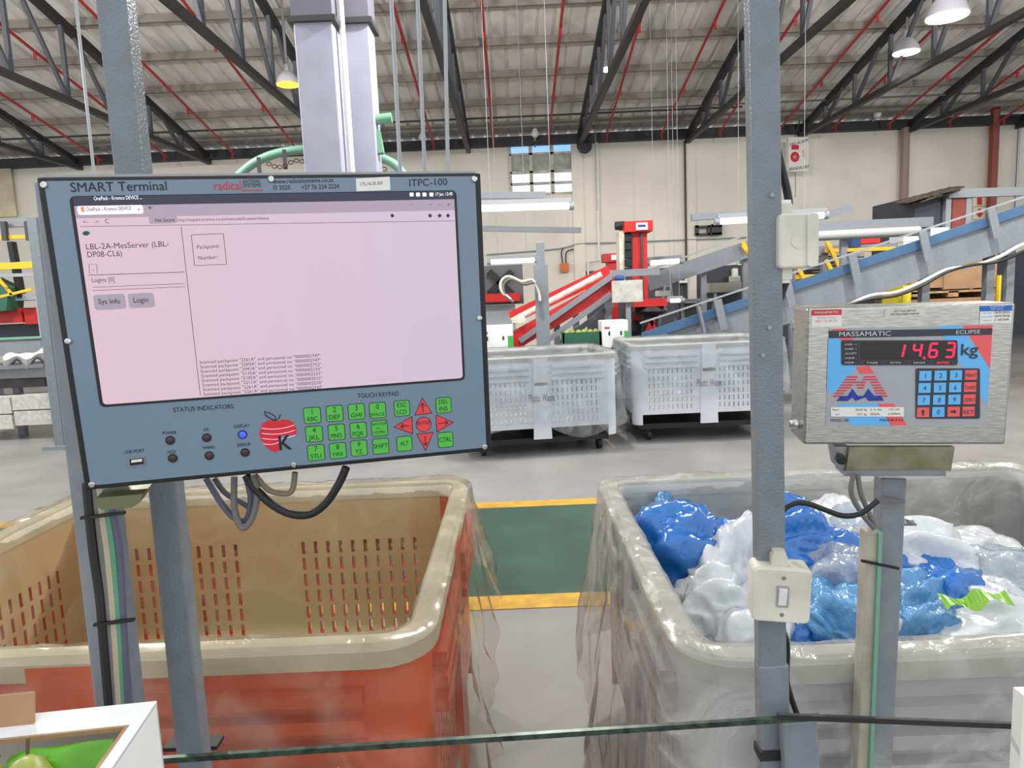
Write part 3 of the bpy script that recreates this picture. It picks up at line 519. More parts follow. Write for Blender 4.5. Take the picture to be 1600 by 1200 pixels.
for tri, a0, a1 in (([(649, 648), (674, 645), (660, 623)], (661, 644), (660, 630)), ([(652, 679), (676, 676), (665, 703)], (664, 681), (665, 696)), ([(643, 652), (644, 677), (617, 667)], (640, 665), (626, 666)), ([(682, 649), (683, 674), (707, 660)], (685, 662), (700, 660))):
    c = (sum(t[0] for t in tri) / 3, sum(t[1] for t in tri) / 3)
    F.poly('arrow_key_border', [(c[0] + (x - c[0]) * 1.13, c[1] + (y - c[1]) * 1.13) for x, y in tri], .0015, .0019, INK, T); k = F.poly('arrow_key', tri, .0015, .0023, RKEY, T)
    p0 = Vector((*F.uv(*a0, .0024), .0024)); p1 = Vector((*F.uv(*a1, .0024), .0024)); d = (p1 - p0).normalized(); nrm = Vector((-d.y, d.x, 0)); m = MB().bar(p0, p1, .001, .0003); m.bar(p1, p1 - d * .004 + nrm * .003, .001, .0003); m.bar(p1, p1 - d * .004 - nrm * .003, .001, .0003); m.build('arrow', INK, k)
MB().lathe((*F.uv(662, 663, Z1), .0015), [(.0102, 0), (.0102, .0004)], 24).build('enter_key_border', INK, T); k = MB().lathe((*F.uv(662, 663, Z1), .0015), [(.0094, 0), (.0094, .0008)], 24).build('enter_key', RKEY, T); F.text('key_legend', 'ENTER', (652, 664), (673, 662), 5, INK, k, .0025)
# apple logo
ap = [(407, 668), (411, 661), (418, 657), (427, 656), (435, 658), (443, 655), (452, 656), (459, 661), (463, 669), (463, 679), (436, 681), (438, 703), (431, 707), (424, 705), (415, 698), (408, 687), (405, 677)]
al = F.poly('apple_emblem', ap, .0015, .0018, REDP, T)
for off in (8, 16, 24, 32):
    pts = [(407 + off * .12 + t * 5.2 * (1 if off < 26 else .58), 656 + off + 5 - 6 * (1 - ((t - 5) / 5) ** 2) * -.6 - t * .5) for t in range(11)]
    MB().tube([(*F.uv(x, y, .0019), .0019) for x, y in pts], .0003, 4).build('emblem_line', UIP, al)
F.text('emblem_letter', 'K', (437, 703), (456, 701), 22, INK, al, .0022, .03)
MB().tube([(*F.uv(x, y, .002), .002) for x, y in ((432, 657), (424, 655), (415, 649), (413, 643), (421, 645), (429, 650), (432, 657), (436, 653), (438, 648))], .0006, 5).build('leaf_outline', INK, al)
sc_ = MB(); P0 = [F.uv(x, y, -.03) for x, y in ((160, 768), (232, 762), (226, 776), (214, 783), (170, 786), (160, 780))]; sc_.prism(P0, -.05, -.005); sc_.build('scanner_tray', mat('olive_metal', (120, 124, 92), .35, .5), T)
# hanging cables below the terminal
def cable(lab, pts, Y, r, m): tag(MB().tube(bez([at(x, y, Y) for x, y in pts], 8), r, 10).build('cable', m, None, True), lab, 'cable')
cable('thick black cable hanging in a loop below the terminal', [(384, 742), (400, 765), (425, 788), (455, 803), (485, 803), (510, 785), (530, 755), (541, 730)], .9, .0055, RUBBER)
cable('grey cable in a narrow vertical loop below the terminal', [(366, 745), (366, 790), (373, 818), (383, 824), (396, 805), (402, 770), (395, 742)], .9, .0042, GCABLE)
cable('grey cable slanting right below the status lights', [(322, 747), (345, 785), (365, 808), (385, 812), (392, 780), (385, 745)], .91, .0042, VCABLE)
cable('thin grey cable crossing behind the cable loop', [(335, 747), (352, 770), (378, 785), (397, 795), (400, 770), (398, 742)], .92, .0038, VCABLE)
cable('brownish grey cable hanging below the apple emblem', [(398, 742), (420, 765), (445, 771), (457, 765), (461, 738)], .905, .0038, mat('brown_grey_cable', (128, 116, 98), .5))

# ================================================================ SCALE
G = Frame((.6096, 1.093, 1.3193), ((.9895, .1439, .0091), (-.1437, .9893, -.0238), (-.0124, .0223, .9997)))
Q = G.root('weighing_scale_indicator', 'stainless steel weighing scale indicator showing 14.63 kg in red digits', 'scale display')
MB().box((-.15, -.110, -.085), (.15, .110, 0)).build('housing', SS, Q, bevel=.004)
PAN = mat('panel_grey', (166, 168, 174), .35); SKY = mat('panel_sky_blue', (100, 182, 240), .35); PRD = mat('panel_red', (236, 92, 96), .35); PBK = mat('panel_charcoal', (52, 54, 60), .35); DKB = mat('display_black', (24, 10, 14), .15); LED = mat('led_red', (255, 20, 60), .3, emit=2.2); NAVY = mat('logo_navy', (24, 56, 150), .4); LRED = mat('logo_red', (220, 40, 60), .4)
zs = lambda x, y: (1210 + x / 4.1026, 450 + y / 4.1026)       # coordinates read from the enlarged crop
def gp_(name, pts, z, m, par, th=.0004): return G.poly(name, [zs(*q) for q in pts], z - th, z, m, par)
PL = gp_('front_panel', [(352, 262), (1400, 236), (1358, 880), (328, 884)], .0012, PAN, Q, .0012)
gp_('blue_band', [(345, 322), (420, 320), (535, 500), (400, 660), (350, 680), (335, 640)], .0015, SKY, PL); gp_('blue_band', [(1045, 245), (1195, 240), (1378, 520), (1362, 750), (1300, 660), (1080, 310)], .0015, SKY, PL); gp_('blue_band', [(405, 745), (660, 740), (745, 880), (490, 882)], .0015, SKY, PL)
gp_('red_band', [(370, 262), (455, 260), (510, 340), (430, 342)], .0016, PRD, PL); gp_('red_band', [(520, 505), (610, 500), (640, 548), (550, 550)], .0016, PRD, PL); gp_('red_band', [(665, 742), (765, 740), (850, 880), (750, 882)], .0016, PRD, PL); gp_('red_band', [(1210, 240), (1400, 237), (1382, 515)], .0016, PRD, PL)
gp_('title_strip', [(350, 275), (1398, 258), (1394, 300), (350, 322)], .0019, PBK, PL)
gx = lambda body, p0, p1, h, m, par=PL, z=.0024, b=0.: G.text('printed_text', body, zs(*p0), zs(*p1), h / 4.1, m, par, z, b)
SIL = mat('silver_print', (206, 208, 212), .4)
gx('MASSAMATIC', (415, 310), (745, 306), 30, SIL); gx('ECLIPSE', (1165, 295), (1318, 291), 24, SIL)
D = gp_('display_window', rrect(428, 335, 1175, 495, 14), .0022, PBK, PL); gp_('display_glass', [(553, 350), (1170, 338), (1165, 458), (552, 460)], .0026, DKB, D)
for k in range(5): gp_('status_window', [(443, 350 + 29 * k), (536, 349 + 29 * k), (536, 371 + 29 * k), (443, 372 + 29 * k)], .0026, DKB, D)
for k, s_ in enumerate(('OVER ++', 'OVER +', 'ACCEPT', 'UNDER -', 'UNDER --')): gx(s_, (450, 368 + 29 * k), (528, 367 + 29 * k), 12, SIL, D, .003)
for x0, x1, s_ in ((578, 675, 'TARE'), (728, 824, 'MOTION'), (880, 978, 'RANGE'), (1030, 1135, 'BATTERY')):
    gp_('status_window', [(x0, 471), (x1, 469), (x1, 487), (x0, 489)], .0026, DKB, D); gx(s_, (x0 + 12, 485), (x1 - 12, 484), 11, LED if s_ == 'BATTERY' else SIL, D, .003)
SEG = {'1': 'bc', '4': 'fgbc', '6': 'afgedc', '3': 'abgcd'}
def digit(ch, x, y, wd, ht, sk):
    pos = {'a': ((0, 1), (1, 1)), 'b': ((1, 1), (1, .5)), 'c': ((1, .5), (1, 0)), 'd': ((0, 0), (1, 0)), 'e': ((0, .5), (0, 0)), 'f': ((0, 1), (0, .5)), 'g': ((0, .5), (1, .5))}
    m = MB()
    for s_ in SEG[ch]:
        (a, b), (c, d) = pos[s_]; P_ = [zs(x + q * wd + r_ * sk, y - r_ * ht) for q, r_ in ((a, b), (c, d))]; e0 = Vector((*G.uv(*P_[0], .003), .003)); e1 = Vector((*G.uv(*P_[1], .003), .003)); dd = (e1 - e0) * .06; m.bar(e0 + dd, e1 - dd, .0028, .0004)
    m.build('led_digit', LED, D)
digit('1', 790, 442, 30, 80, 18); digit('4', 885, 440, 48, 82, 14); digit('6', 988, 442, 48, 86, 16); digit('3', 1095, 442, 50, 90, 14); MB().lathe((*G.uv(*zs(960, 448), .003), .003), [(.002, 0), (.002, .0004)], 10).build('led_point', LED, D)
gx('kg', (1195, 430), (1305, 428), 72, PBK, b=.02)
KP = gp_('keypad', rrect(905, 515, 1318, 838, 12), .0022, PBK, PL)
rows = [('1', '2', '3', 'PRINT'), ('4', '5', '6', 'TARE'), ('7', '8', '9', 'ZERO'), ('^', '0', '>', 'SET')]
for j, rw in enumerate(rows):
    for i, s_ in enumerate(rw):
        x0 = 930 + i * 98 - j * 5 - (2 if i == 3 else 0); y0 = 532 + j * 78 - i * 2; blue = s_.isdigit()
        k = gp_('key', [(x0, y0), (x0 + 78, y0 - 1), (x0 + 76, y0 + 62), (x0 - 2, y0 + 63)], .0028, SKY if blue else PRD, KP)
        if s_ in '^>':
            cx, cy = x0 + 38, y0 + 31; pts = [(-20, -6), (2, -6), (2, -14), (20, 0), (2, 14), (2, 6), (-20, 6)] if s_ == '>' else [(-6, 20), (-6, -2), (-14, -2), (0, -20), (14, -2), (6, -2), (6, 20)]
            G.poly('arrow', [zs(cx + a, cy + b) for a, b in pts], .0028, .0031, PBK, k)
        else: gx(s_, (x0 + (31 if blue else 4), y0 + 46), (x0 + (47 if blue else 73), y0 + 45), 30 if blue else 22, PBK, k, .0032, .012)
for k in range(8):       # striped emblem
    y = 566 + k * 17.5; L_ = 462 - k * 12; h = 8
    if y < 600: segs = [(L_, L_ + 68 + k * 6), (575 - k * 8, 648 + k * 11)]
    elif y < 645: segs = [(L_, L_ + 75), (519 + (k - 2) * 8, 585 - (k - 2) * 8), (600 + k * 9, 648 + k * 11)]
    else: segs = [(L_, L_ + 62 - (k - 4) * 4), (612 + k * 6, 648 + k * 11)]
    for a, b in segs: gp_('emblem_stripe', [(a, y), (b, y - 1), (b + 4, y + h), (a - 5, y + h)], .0018, LRED, PL)
gp_('emblem_wave', [(398, 725), (425, 692), (470, 692), (500, 645), (535, 692), (570, 692), (603, 645), (640, 692), (682, 690), (703, 722), (603, 724), (585, 700), (520, 724), (500, 700), (470, 724)], .0019, NAVY, PL)
IDP = gp_('rating_plate', rrect(362, 764, 830, 824, 6), .0022, WHITE, PL)
for s_, a, b in (('Max=', (372, 788), (415, 787)), ('30.00 kg', (520, 787), (592, 786)), ('S. A. No:', (616, 786), (690, 785)), ('1231 I/O', (733, 785), (803, 784)), ('e=', (395, 817), (415, 816)), ('0.01 kg', (530, 816), (592, 815)), ('SERIAL', (616, 815), (678, 814)), ('E100909L', (730, 814), (812, 813))): gx(s_, a, b, 13, INK, IDP, .0025)
gx('MODEL: LED', (362, 856), (478, 855), 16, INK, b=.01); gx('MADE IN R.S.A.', (676, 855), (830, 853), 16, INK, b=.01)
s1 = gp_('service_sticker', [(240, 140), (432, 136), (430, 245), (236, 250)], .001, WHITE, Q); gp_('sticker_header', [(240, 140), (432, 136), (432, 172), (239, 177)], .0014, REDP, s1); gx('MASSAMATIC', (258, 166), (412, 162), 16, WHITE, s1, .0018, .02); gx('Service Centre', (275, 197), (395, 194), 14, mat('pink_print', (220, 150, 160), .5), s1, .0014); gx('0861 55 44 59', (262, 221), (402, 217), 16, mat('pink_print', (220, 150, 160), .5), s1, .0014)
s2 = gp_('notice_sticker', [(708, 138), (968, 130), (967, 178), (707, 186)], .001, CREAM, Q); gx('NOT TO BE USED FOR', (768, 155), (908, 151), 13, INK, s2, .0014); gx('ANY PRESCRIBED PURPOSE', (745, 176), (928, 171), 13, INK, s2, .0014)
s3 = gp_('test_date_sticker', [(1322, 116), (1525, 110), (1518, 222), (1316, 226)], .001, WHITE, Q); gp_('sticker_header', [(1322, 116), (1525, 110), (1523, 145), (1320, 150)], .0014, mat('sticker_blue', (30, 100, 190), .4), s3)
gx('MASSAMATIC', (1380, 126), (1475, 123), 9, WHITE, s3, .0018); gx('TEST DATA', (1385, 141), (1465, 138), 9, WHITE, s3, .0018); gx('Test date', (1335, 166), (1395, 164), 11, SKY, s3, .0014); gx('10/9/2025', (1410, 165), (1510, 162), 15, INK, s3, .0014); gx('Expiry date', (1330, 190), (1400, 187), 11, SKY, s3, .0014); gx('10/9/2026', (1410, 188), (1510, 185), 15, INK, s3, .0014); gx('C AROHR', (1410, 212), (1505, 208), 15, INK, s3, .0014); gx('Technician', (1330, 213), (1392, 211), 11, SKY, s3, .0014)
lk = MB().lathe((-.1505, -.083, -.035), [(.008, 0), (.008, .006), (.005, .012), (.006, .014)], 14, (-1, 0, 0)).build('cable_gland', CHROME, Q, True)
# bracket under the scale and its stand
GB = G.root('scale_bracket', 'weathered stainless bracket plate below the scale indicator', 'bracket')
OLD = mat('weathered_stainless', (158, 156, 138), .35, .8, .25, 22, rgb2=(128, 124, 92))
def gq(name, pts, z0, z1, m, par): return MB().prism([G.uv(x, y, z1) for x, y in pts], z0, z1).build(name, m, par)
gq('front_plate', [(1327, 698.5), (1492, 698.5), (1486, 736), (1322, 737)], -.02, -.008, OLD, GB); gq('shelf', [(1318, 737), (1478, 735), (1478, 744), (1320, 744)], -.05, -.002, STEEL, GB); gq('side_ear', [(1305, 698), (1327, 698), (1322, 737), (1311, 732)], -.06, -.015, GALV, GB)
MB().lathe((*G.uv(1312, 716, -.01), -.01), [(.008, 0), (.008, .012), (.006, .014)], 12).build('knob', BLACK, GB)
SP = thing('scale_post', 'grey steel stand post with cream trunking under the scale', 'post', at(1366, 1250, 1.13))
post2('upright', (1391, 744), (1366, 1260), 1.14, .04, .03, STEEL, SP); post2('cable_trunking', (1358, 826), (1340, 1260), 1.12, .019, .028, mat('trunking_cream', (186, 178, 164), .5, 0, .15, 20), SP); post2('trunking_lip', (1369, 828), (1352, 1260), 1.115, .006, .03, GREENM, SP, 0)
MB().bar(at(1369, 778, 1.115), at(1413, 784, 1.115), .005, .006).build('cable_tie', GCABLE, SP); MB().bar(at(1346, 876, 1.1), at(1404, 888, 1.1), .005, .004).build('cable_tie', BLACK, SP)
wb = MB(); wb.tube([at(1406, 817, 1.14), at(1427, 817, 1.14)], .005, 8); wb.bar(at(1416, 813, 1.14), at(1429, 819, 1.14), .012, .004); wb.build('wing_bolt', GALV, SP)
for pts in ([(1333, 742), (1330, 770), (1345, 800), (1366, 826)], [(1340, 742), (1345, 770), (1357, 800), (1368, 822)]): MB().tube(bez([at(x, y, 1.1) for x, y in pts], 6), .0042, 8).build('cable', GCABLE, SP, True)
cable('black cable looping from the lower switch box to the scale stand', [(1213, 862), (1214, 830), (1222, 800), (1240, 787), (1262, 787), (1290, 797), (1318, 806), (1345, 802), (1372, 782)], 1.06, .0042, RUBBER)
# switch boxes
Fz = Frame(at(1221, 930, .98), Matrix.Rotation(math.radians(-9), 3, 'Z') @ Matrix.Rotation(math.radians(2.5), 3, 'Y'))
sb = Fz.root('switch_box', 'white square switch box with rocker switch low on the right post', 'switch')
MB().prism(rrect(-.041, -.041, .041, .041, .008), -.04, 0).build('housing', CREAM, sb, True, .002)
MB().prism(rrect(-.040, -.040, .040, .040, .008), 0, .004).build('cover', CREAM, sb, True, .0015)
rk = MB().prism(rrect(-.008, -.016, .009, .016, .002), .004, .006).build('switch_frame', LGREY, sb); MB().add([(-.005, -.013, .006), (.006, -.013, .006), (.006, .013, .011), (-.005, .013, .011), (-.005, -.013, .004), (.006, -.013, .004), (.006, .013, .004), (-.005, .013, .004)], [(0, 1, 2, 3), (0, 4, 5, 1), (1, 5, 6, 2), (2, 6, 7, 3), (3, 7, 4, 0)]).build('rocker', WHITE, rk)
for sy in (-.028, .028): MB().lathe((.001, sy, .004), [(.003, 0), (.003, .001), (.001, .0012)], 10).build('screw', GALV, sb)
MB().prism(rrect(-.014, .040, .008, .056, .002), -.03, -.008).build('cable_gland', CREAM, sb); MB().prism(rrect(-.012, .055, .006, .062, .002), -.028, -.010).build('gland_nut', CREAM, sb); MB().prism(rrect(-.01, -.047, .006, -.04, .002), -.03, -.012).build('bottom_gland', CREAM, sb)
Fu = Frame(at(1247, 376, 1.0), Matrix.Rotation(math.radians(6), 3, 'Z') @ Matrix.Rotation(math.radians(0), 3, 'Y'))
sb = Fu.root('junction_switch_box', 'white junction box with cable glands high on the right post', 'box')
MB().prism(rrect(-.027, -.038, .027, .038, .007), -.045, 0).build('housing', CREAM, sb, True, .003); MB().prism(rrect(.012, -.037, .0285, .037, .005), -.03, .004).build('cover_edge', CREAM, sb, True, .001); MB().lathe((0, 0, 0), [(.0105, 0), (.0105, .0008), (.0095, .0008)], 24).build('knockout', CREAM, sb)
MB().prism(rrect(-.024, .038, -.002, .053, .002), -.035, -.012).build('top_gland', CREAM, sb); MB().prism(rrect(-.021, .053, -.003, .058, .002), -.033, -.014).build('gland_nut', WHITE, sb); MB().prism(rrect(-.022, -.053, -.002, -.038, .002), -.035, -.012).build('bottom_gland', CREAM, sb); MB().prism(rrect(-.019, -.058, -.004, -.053, .001), -.033, -.014).build('bottom_nut', WHITE, sb)
cable('black cable entering the upper junction box from above', [(1214, 232), (1222, 265), (1230, 300), (1233, 322)], 1.03, .0058, RUBBER); cable('black cable leaving the upper junction box downwards', [(1229, 436), (1222, 455), (1216, 472), (1210, 500)], 1.04, .0058, RUBBER); cable('black cable running down behind the right post to the rail', [(1224, 985), (1230, 1010), (1229, 1060), (1236, 1090), (1246, 1118)], 1.04, .0045, RUBBER)

# ================================================================ CARDBOARD BOX WITH PEARS
bz = 1.0; o0 = onz(245, 1095, bz); ex = (onz(0, 1120, bz) - o0).normalized(); ey = Vector((ex.y, -ex.x, 0)); ey = -ey if ey.y > 0 else ey
bx = thing('pear_box', 'white open cardboard carton with brown inside at the lower left corner', 'carton', (o0 + ex * .2 + ey * .15).to_3d() - Vector((0, 0, .17)))
BP = lambda a, b, z: o0 + ex * a + ey * b + Vector((0, 0, z))
def bslab(nm, pts, d, m): return MB().slab([BP(*p) for p in pts], d).build(nm, m, bx)
bslab('side', [(0, 0, -.002), (0, .3, -.002), (0, .3, -.17), (0, 0, -.17)], ex * .004, CARDW); bslab('side', [(.4, 0, 0), (.4, .3, 0), (.4, .3, -.17), (.4, 0, -.17)], -ex * .004, CARDW)
bslab('end', [(0, 0, -.002), (.4, 0, -.002), (.4, 0, -.17), (0, 0, -.17)], ey * .004, CARDW); bslab('end', [(0, .3, 0), (.4, .3, 0), (.4, .3, -.17), (0, .3, -.17)], -ey * .004, CARDW)
bslab('bottom', [(0, 0, -.166), (.4, 0, -.166), (.4, .3, -.166), (0, .3, -.166)], Vector((0, 0, -.004)), CARD)
bslab('top_flap', [(0, 0, 0), (.4, 0, 0), (.4, .047, 0), (.013, .047, 0)], Vector((0, 0, -.004)), CARDW); bslab('top_flap', [(0, 0, 0), (.013, .047, 0), (.013, .3, 0), (0, .3, 0)], Vector((0, 0, -.004)), CARDW)
bslab('cut_edge', [(.013, .047, .0004), (.4, .047, .0004), (.4, .0505, .0004), (.017, .0505, .0004)], Vector((0, 0, -.005)), CARD); bslab('cut_edge', [(.013, .047, .0004), (.017, .0505, .0004), (.018, .3, .0004), (.013, .3, .0004)], Vector((0, 0, -.005)), CARD)
bslab('hand_flap', [(.128, .02, 0), (.21, .02, 0), (.215, .0, .028), (.135, .0, .028)], ey * .004, CARD)
PEAR = mat('pear_green', (170, 184, 84), .4, 0, .25, 22, .1, 60, rgb2=(128, 132, 58)); STEM = mat('pear_stem', (84, 66, 44), .7)
for i, (a, b, r, lab) in enumerate([(.160, .088, .034, 'green pear at the left edge of the view'), (.098, .104, .036, 'speckled green pear in the middle of the carton'), (.050, .118, .033, 'green pear at the front right in the carton'), (.225, .09, .034, 'green pear beyond the left edge of the view'), (.165, .16, .036, 'green pear nearest the viewer')]):
    c = BP(a, b, -.04); t = thing('pear', lab, 'pear', c, 'pears in the carton')
    MB().lathe(c, [(.004, -r), (r * .6, -r * .85), (r, -r * .2), (r * .92, r * .3), (r * .6, r * .8), (r * .42, r * 1.1), (.004, r * 1.25)], 20, (.5 * math.cos(i * 2), .5 * math.sin(i * 2), .7)).build('fruit', PEAR, t, True)
    d = Vector((.5 * math.cos(i * 2), .5 * math.sin(i * 2), .7)).normalized(); MB().tube([c + d * r * 1.2, c + d * r * 1.7], .002, 6).build('stem', STEM, t)
m = MB(); n = 14; vs = []
for i in range(n + 1):
    for j in range(n + 1):
        a = .028 + .11 * i / n; b = .054 + .04 * j / n; vs.append(BP(a, b, -.016 + .012 * noise.noise(Vector((a * 30, b * 30, 1))) - .35 * (j / n) ** 2 * .08))
m.add(vs, [(i * (n + 1) + j, (i + 1) * (n + 1) + j, (i + 1) * (n + 1) + j + 1, i * (n + 1) + j + 1) for i in range(n) for j in range(n)])
tag(m.build('pear_bag', mat('green_printed_bag', (104, 184, 30), .15, 0, .25, 14, .3, 30), None, True), 'bright green printed plastic bag lying on the pears', 'plastic bag')
tb = thing('packing_table', 'low grey packing table under the pear carton', 'table', BP(.2, .15, -.2)); MB().box(BP(.9, .6, -.175), BP(-.02, -.02, -.2)).build('table_top', STEEL, tb)
c = BP(.2, .15, -.2)
for dx, dy in ((-.3, -.12), (.12, -.12), (-.3, .1), (.12, .1)): MB().box((c.x + dx, c.y + dy, 0), (c.x + dx + .04, c.y + dy + .04, c.z)).build('leg', STEEL, tb)

# ================================================================ TALL COLUMNS, RODS, OVERHEAD TRACK
def column(lab, x0, x1, Y, capy, dep):
    a = at(x0, 140, Y); b = at(x1, 140, Y); t = thing('steel_column', lab, 'column', ((a.x + b.x) / 2, Y, 0), 'tall grey columns'); zt = at(500, -60, Y).z; zc = at(x0, capy, Y).z
    MB().box((a.x, Y, 0), (b.x, Y + dep, zt)).build('shaft', COLM, t, bevel=.01); MB().box((a.x - .04, Y - .04, zc), (b.x + .04, Y + dep + .04, zc + .05)).build('collar', CHORD, t); MB().box((a.x - .01, Y - .02, zc + .05), (b.x + .01, Y + dep + .02, zt)).build('sleeve', mat('dark_lavender_paint', (112, 110, 122), .5), t); MB().box((a.x - .06, Y - .05, 0), (b.x + .06, Y + dep + .05, .02)).build('base_plate', COLM, t)
column('wide lavender grey steel column rising behind the terminal', 466, 526, 6.6, 36, .34); column('narrower lavender grey column beside the wide one', 541, 582, 6.9, 38, .3)
a = at(533, 130, 6.55); tag(MB().tube([(a.x, 6.75, .0), (a.x, 6.75, a.z + 1.2)], .028, 8).build('white_pipe', WHITE), 'white pipe running up between the two tall columns', 'pipe')
for i, (p, q, lab) in enumerate([((118, 0), (147, 272), 'thin pale hanging rod left of the left thin post'), ((611, -5), (625, 260), 'pale hanging rod nearest the tall columns'), ((652, -5), (664, 275), 'pale hanging rod second from the tall columns'), ((697, 120), (700, 275), 'short pale hanging rod third from the tall columns')]):
    a = at(*p, 5.5); b = at(*q, 5.5); d = (b - a).normalized(); tag(MB().tube([a - d * 1.0, b + d * .5], .016 if i else .011, 6).build('hanging_rod', LGREY), lab, 'rod', 'hanging rods')
tk = thing('overhead_track', 'green curved overhead conveyor track with chain above the terminal', 'conveyor', at(480, 250, 7.5)); pts = [(372, 275), (395, 256), (425, 242), (460, 235), (500, 234), (545, 236), (585, 243), (615, 256), (632, 274)]
MB().tube(bez([at(x, y, 7.6 if i < 5 else 7.2) for i, (x, y) in enumerate(pts)], 6), .045, 10).build('track', GREENM, tk, True)
for k in range(26):
    x = 420 + k * 8.6; y = 252 + 5 * math.sin(k * .9) + (max(0, x - 585) * .5); c = at(x, y + 4, 7.35); MB().tube([c + Vector((.025 * math.cos(q), 0, .018 * math.sin(q))) for q in [j * math.pi / 4 for j in range(9)]], .006, 5).build('chain_link', mat('rusty_chain', (92, 76, 62), .6, .5), tk)
for x, y in ((404, 262), (444, 250)): MB().bar(at(x, y - 14, 7.5), at(x + 2, y + 12, 7.4), .04, .05).build('hanger_hook', CHORD, tk)
gm = thing('green_motor', 'small green gear motor beside the tall columns', 'motor', at(600, 185, 7.0)); MB().tube([at(588, 187, 7), at(612, 184, 7)], .05, 12).build('body', GREENM, gm, True); MB().bar(at(583, 190, 7.05), at(583, 225, 7.05), .05, .12).build('bracket', LGREY, gm); MB().bar(at(590, 205, 7), at(596, 240, 7), .05, .1).build('arm', GREENM, gm)

# ================================================================ BACKGROUND MACHINES
def qbox(nm, x0, y0, x1, y1, Y, dep, m, par=None, bevel=0):
    a = at((x0 + x1) / 2, (y0 + y1) / 2, Y); k = Y / FPX; hx = abs(x1 - x0) / 2 * k; hy = abs(y1 - y0) / 2 * k * .99
    return MB().box((a.x - hx, Y, a.z - hy), (a.x + hx, Y + dep, a.z + hy)).build(nm, m, par, bevel=bevel)
def qbar(nm, p, q, Y, th, dep, m, par=None): return MB().bar(at(*p, Y + dep / 2), at(*q, Y + dep / 2), dep, th, (0, 0, 1)).build(nm, m, par)
def legs(par, pts, Y, wd, m):
    for px, py in pts: a = at(px, py, Y); MB().box((a.x - wd / 2, Y, 0), (a.x + wd / 2, Y + wd, a.z)).build('leg', m, par)
# big blue belt conveyor
cv = thing('belt_conveyor', 'long grey inclined conveyor with blue belt rising to the right', 'conveyor', (at(1300, 480, 8.3).x, 8.3, 0))
def cl(x): return 560 + (x - 985) * (354 - 560) / (1600 - 985)     # centre line of the side plate
qbar('side_plate', (1004, cl(1004) + 4), (1680, cl(1680) + 4), 8.2, .34, .04, STEEL, cv); qbar('side_plate', (1004, cl(1004) + 4), (1680, cl(1680) + 4), 8.8, .34, .04, STEEL, cv)
qbar('belt', (1004, cl(1004) - 24), (1680, cl(1680) - 24), 8.24, .05, .56, BLACK, cv); qbar('belt_edge', (1004, cl(1004) - 27), (1680, cl(1680) - 27), 8.17, .10, .04, BLUEB, cv); qbar('guide_rail', (1000, cl(1000) - 50), (1680, cl(1680) - 46), 8.15, .02, .02, LGREY, cv)
for x in (1095, 1125, 1232, 1335, 1445, 1552): y = cl(x); qbar('rail_bracket', (x - 4, y - 45), (x + 6, y + 2), 8.1, .09, .03, STEEL, cv)
legs(cv, [(1448, 420), (1550, 385), (1582, 372), (1300, 470)], 8.3, .09, STEEL)
MB().tube(bez([at(x, cl(x) + 32 + 5 * math.sin(x * .05), 8.15) for x in range(1240, 1700, 40)], 4), .022, 6).build('cable', WHITE, cv); MB().tube(bez([at(x, cl(x) + 36 + 6 * math.cos(x * .04), 8.13) for x in range(1240, 1700, 40)], 4), .018, 6).build('cable', RUBBER, cv)
# rear incline
c2 = thing('rear_conveyor', 'short grey inclined conveyor with yellow end behind the red tower', 'conveyor', (at(1090, 410, 11).x, 11, 0)); qbar('side_plate', (1012, 442), (1172, 388), 11, .25, .05, STEEL, c2); qbar('belt', (1012, 432), (1172, 378), 11.05, .05, .6, LGREY, c2); qbar('guide_rail', (1020, 420), (1168, 366), 10.95, .025, .02, LGREY, c2); qbar('yellow_end', (1160, 378), (1167, 392), 10.9, .06, .05, YPAINT, c2); legs(c2, [(1100, 415), (1165, 390)], 11.1, .08, STEEL)
# red conveyor
rc = thing('red_conveyor', 'bright red inclined sorting chute with cream roller', 'conveyor', (at(880, 480, 9.2).x, 9.2, 0))
qbar('front_plate', (800, 536), (955, 445), 9.2, .21, .05, MRED, rc); qbar('grey_rail', (812, 533), (955, 432), 9.12, .07, .05, STEEL, rc); qbar('lower_rail', (838, 545), (955, 459), 9.14, .07, .05, STEEL, rc); qbar('rear_plate', (798, 497), (953, 424), 9.75, .17, .05, MRED, rc); MB().tube([at(800, 502, 9.5), at(940, 429, 9.5)], .045, 12).build('cream_roller', CREAM, rc, True); qbar('trough', (800, 522), (953, 438), 9.25, .04, .5, MRED, rc); MB().box(at(800, 505, 9.1), at(820, 495, 9.5)).build('end_drum', CREAM, rc); legs(rc, [(870, 505), (950, 450), (900, 490), (815, 535)], 9.3, .08, STEEL); qbar('top_frame', (953, 428), (1030, 424), 9.2, .09, .06, STEEL, rc); qbar('brace', (870, 540), (958, 475), 9.4, .07, .05, STEEL, rc)
# red towers
tw = thing('red_bin_lift', 'tall red elevator tower with black pockets and white label', 'machine', (at(992, 420, 10).x, 10, 0)); qbox('head', 976, 345, 1020, 362, 9.9, .5, MRED, tw, .01); qbox('label', 994, 348, 1012, 359, 9.88, .01, WHITE, tw); qbox('label_print', 997, 351, 1009, 354, 9.87, .005, NAVY, tw); qbox('column', 988, 362, 1012, 500, 10, .35, MRED, tw); qbox('guide', 1002, 364, 1005, 480, 9.96, .03, CHORD, tw); qbox('edge_strip', 968, 362, 976, 440, 10, .3, CREAM, tw); MB().tube([at(961, 353, 10.1), at(977, 352, 10.1)], .06, 12).build('motor', DARKST, tw, True)
for k in range(5): qbox('pocket', 976, 366 + k * 13, 988, 377 + k * 13, 9.97, .3, BLACK, tw)
MB().box((at(976, 450, 10).x, 10.02, 0), (at(1008, 450, 10).x, 10.3, 1.3)).build('foot', DARKST, tw)
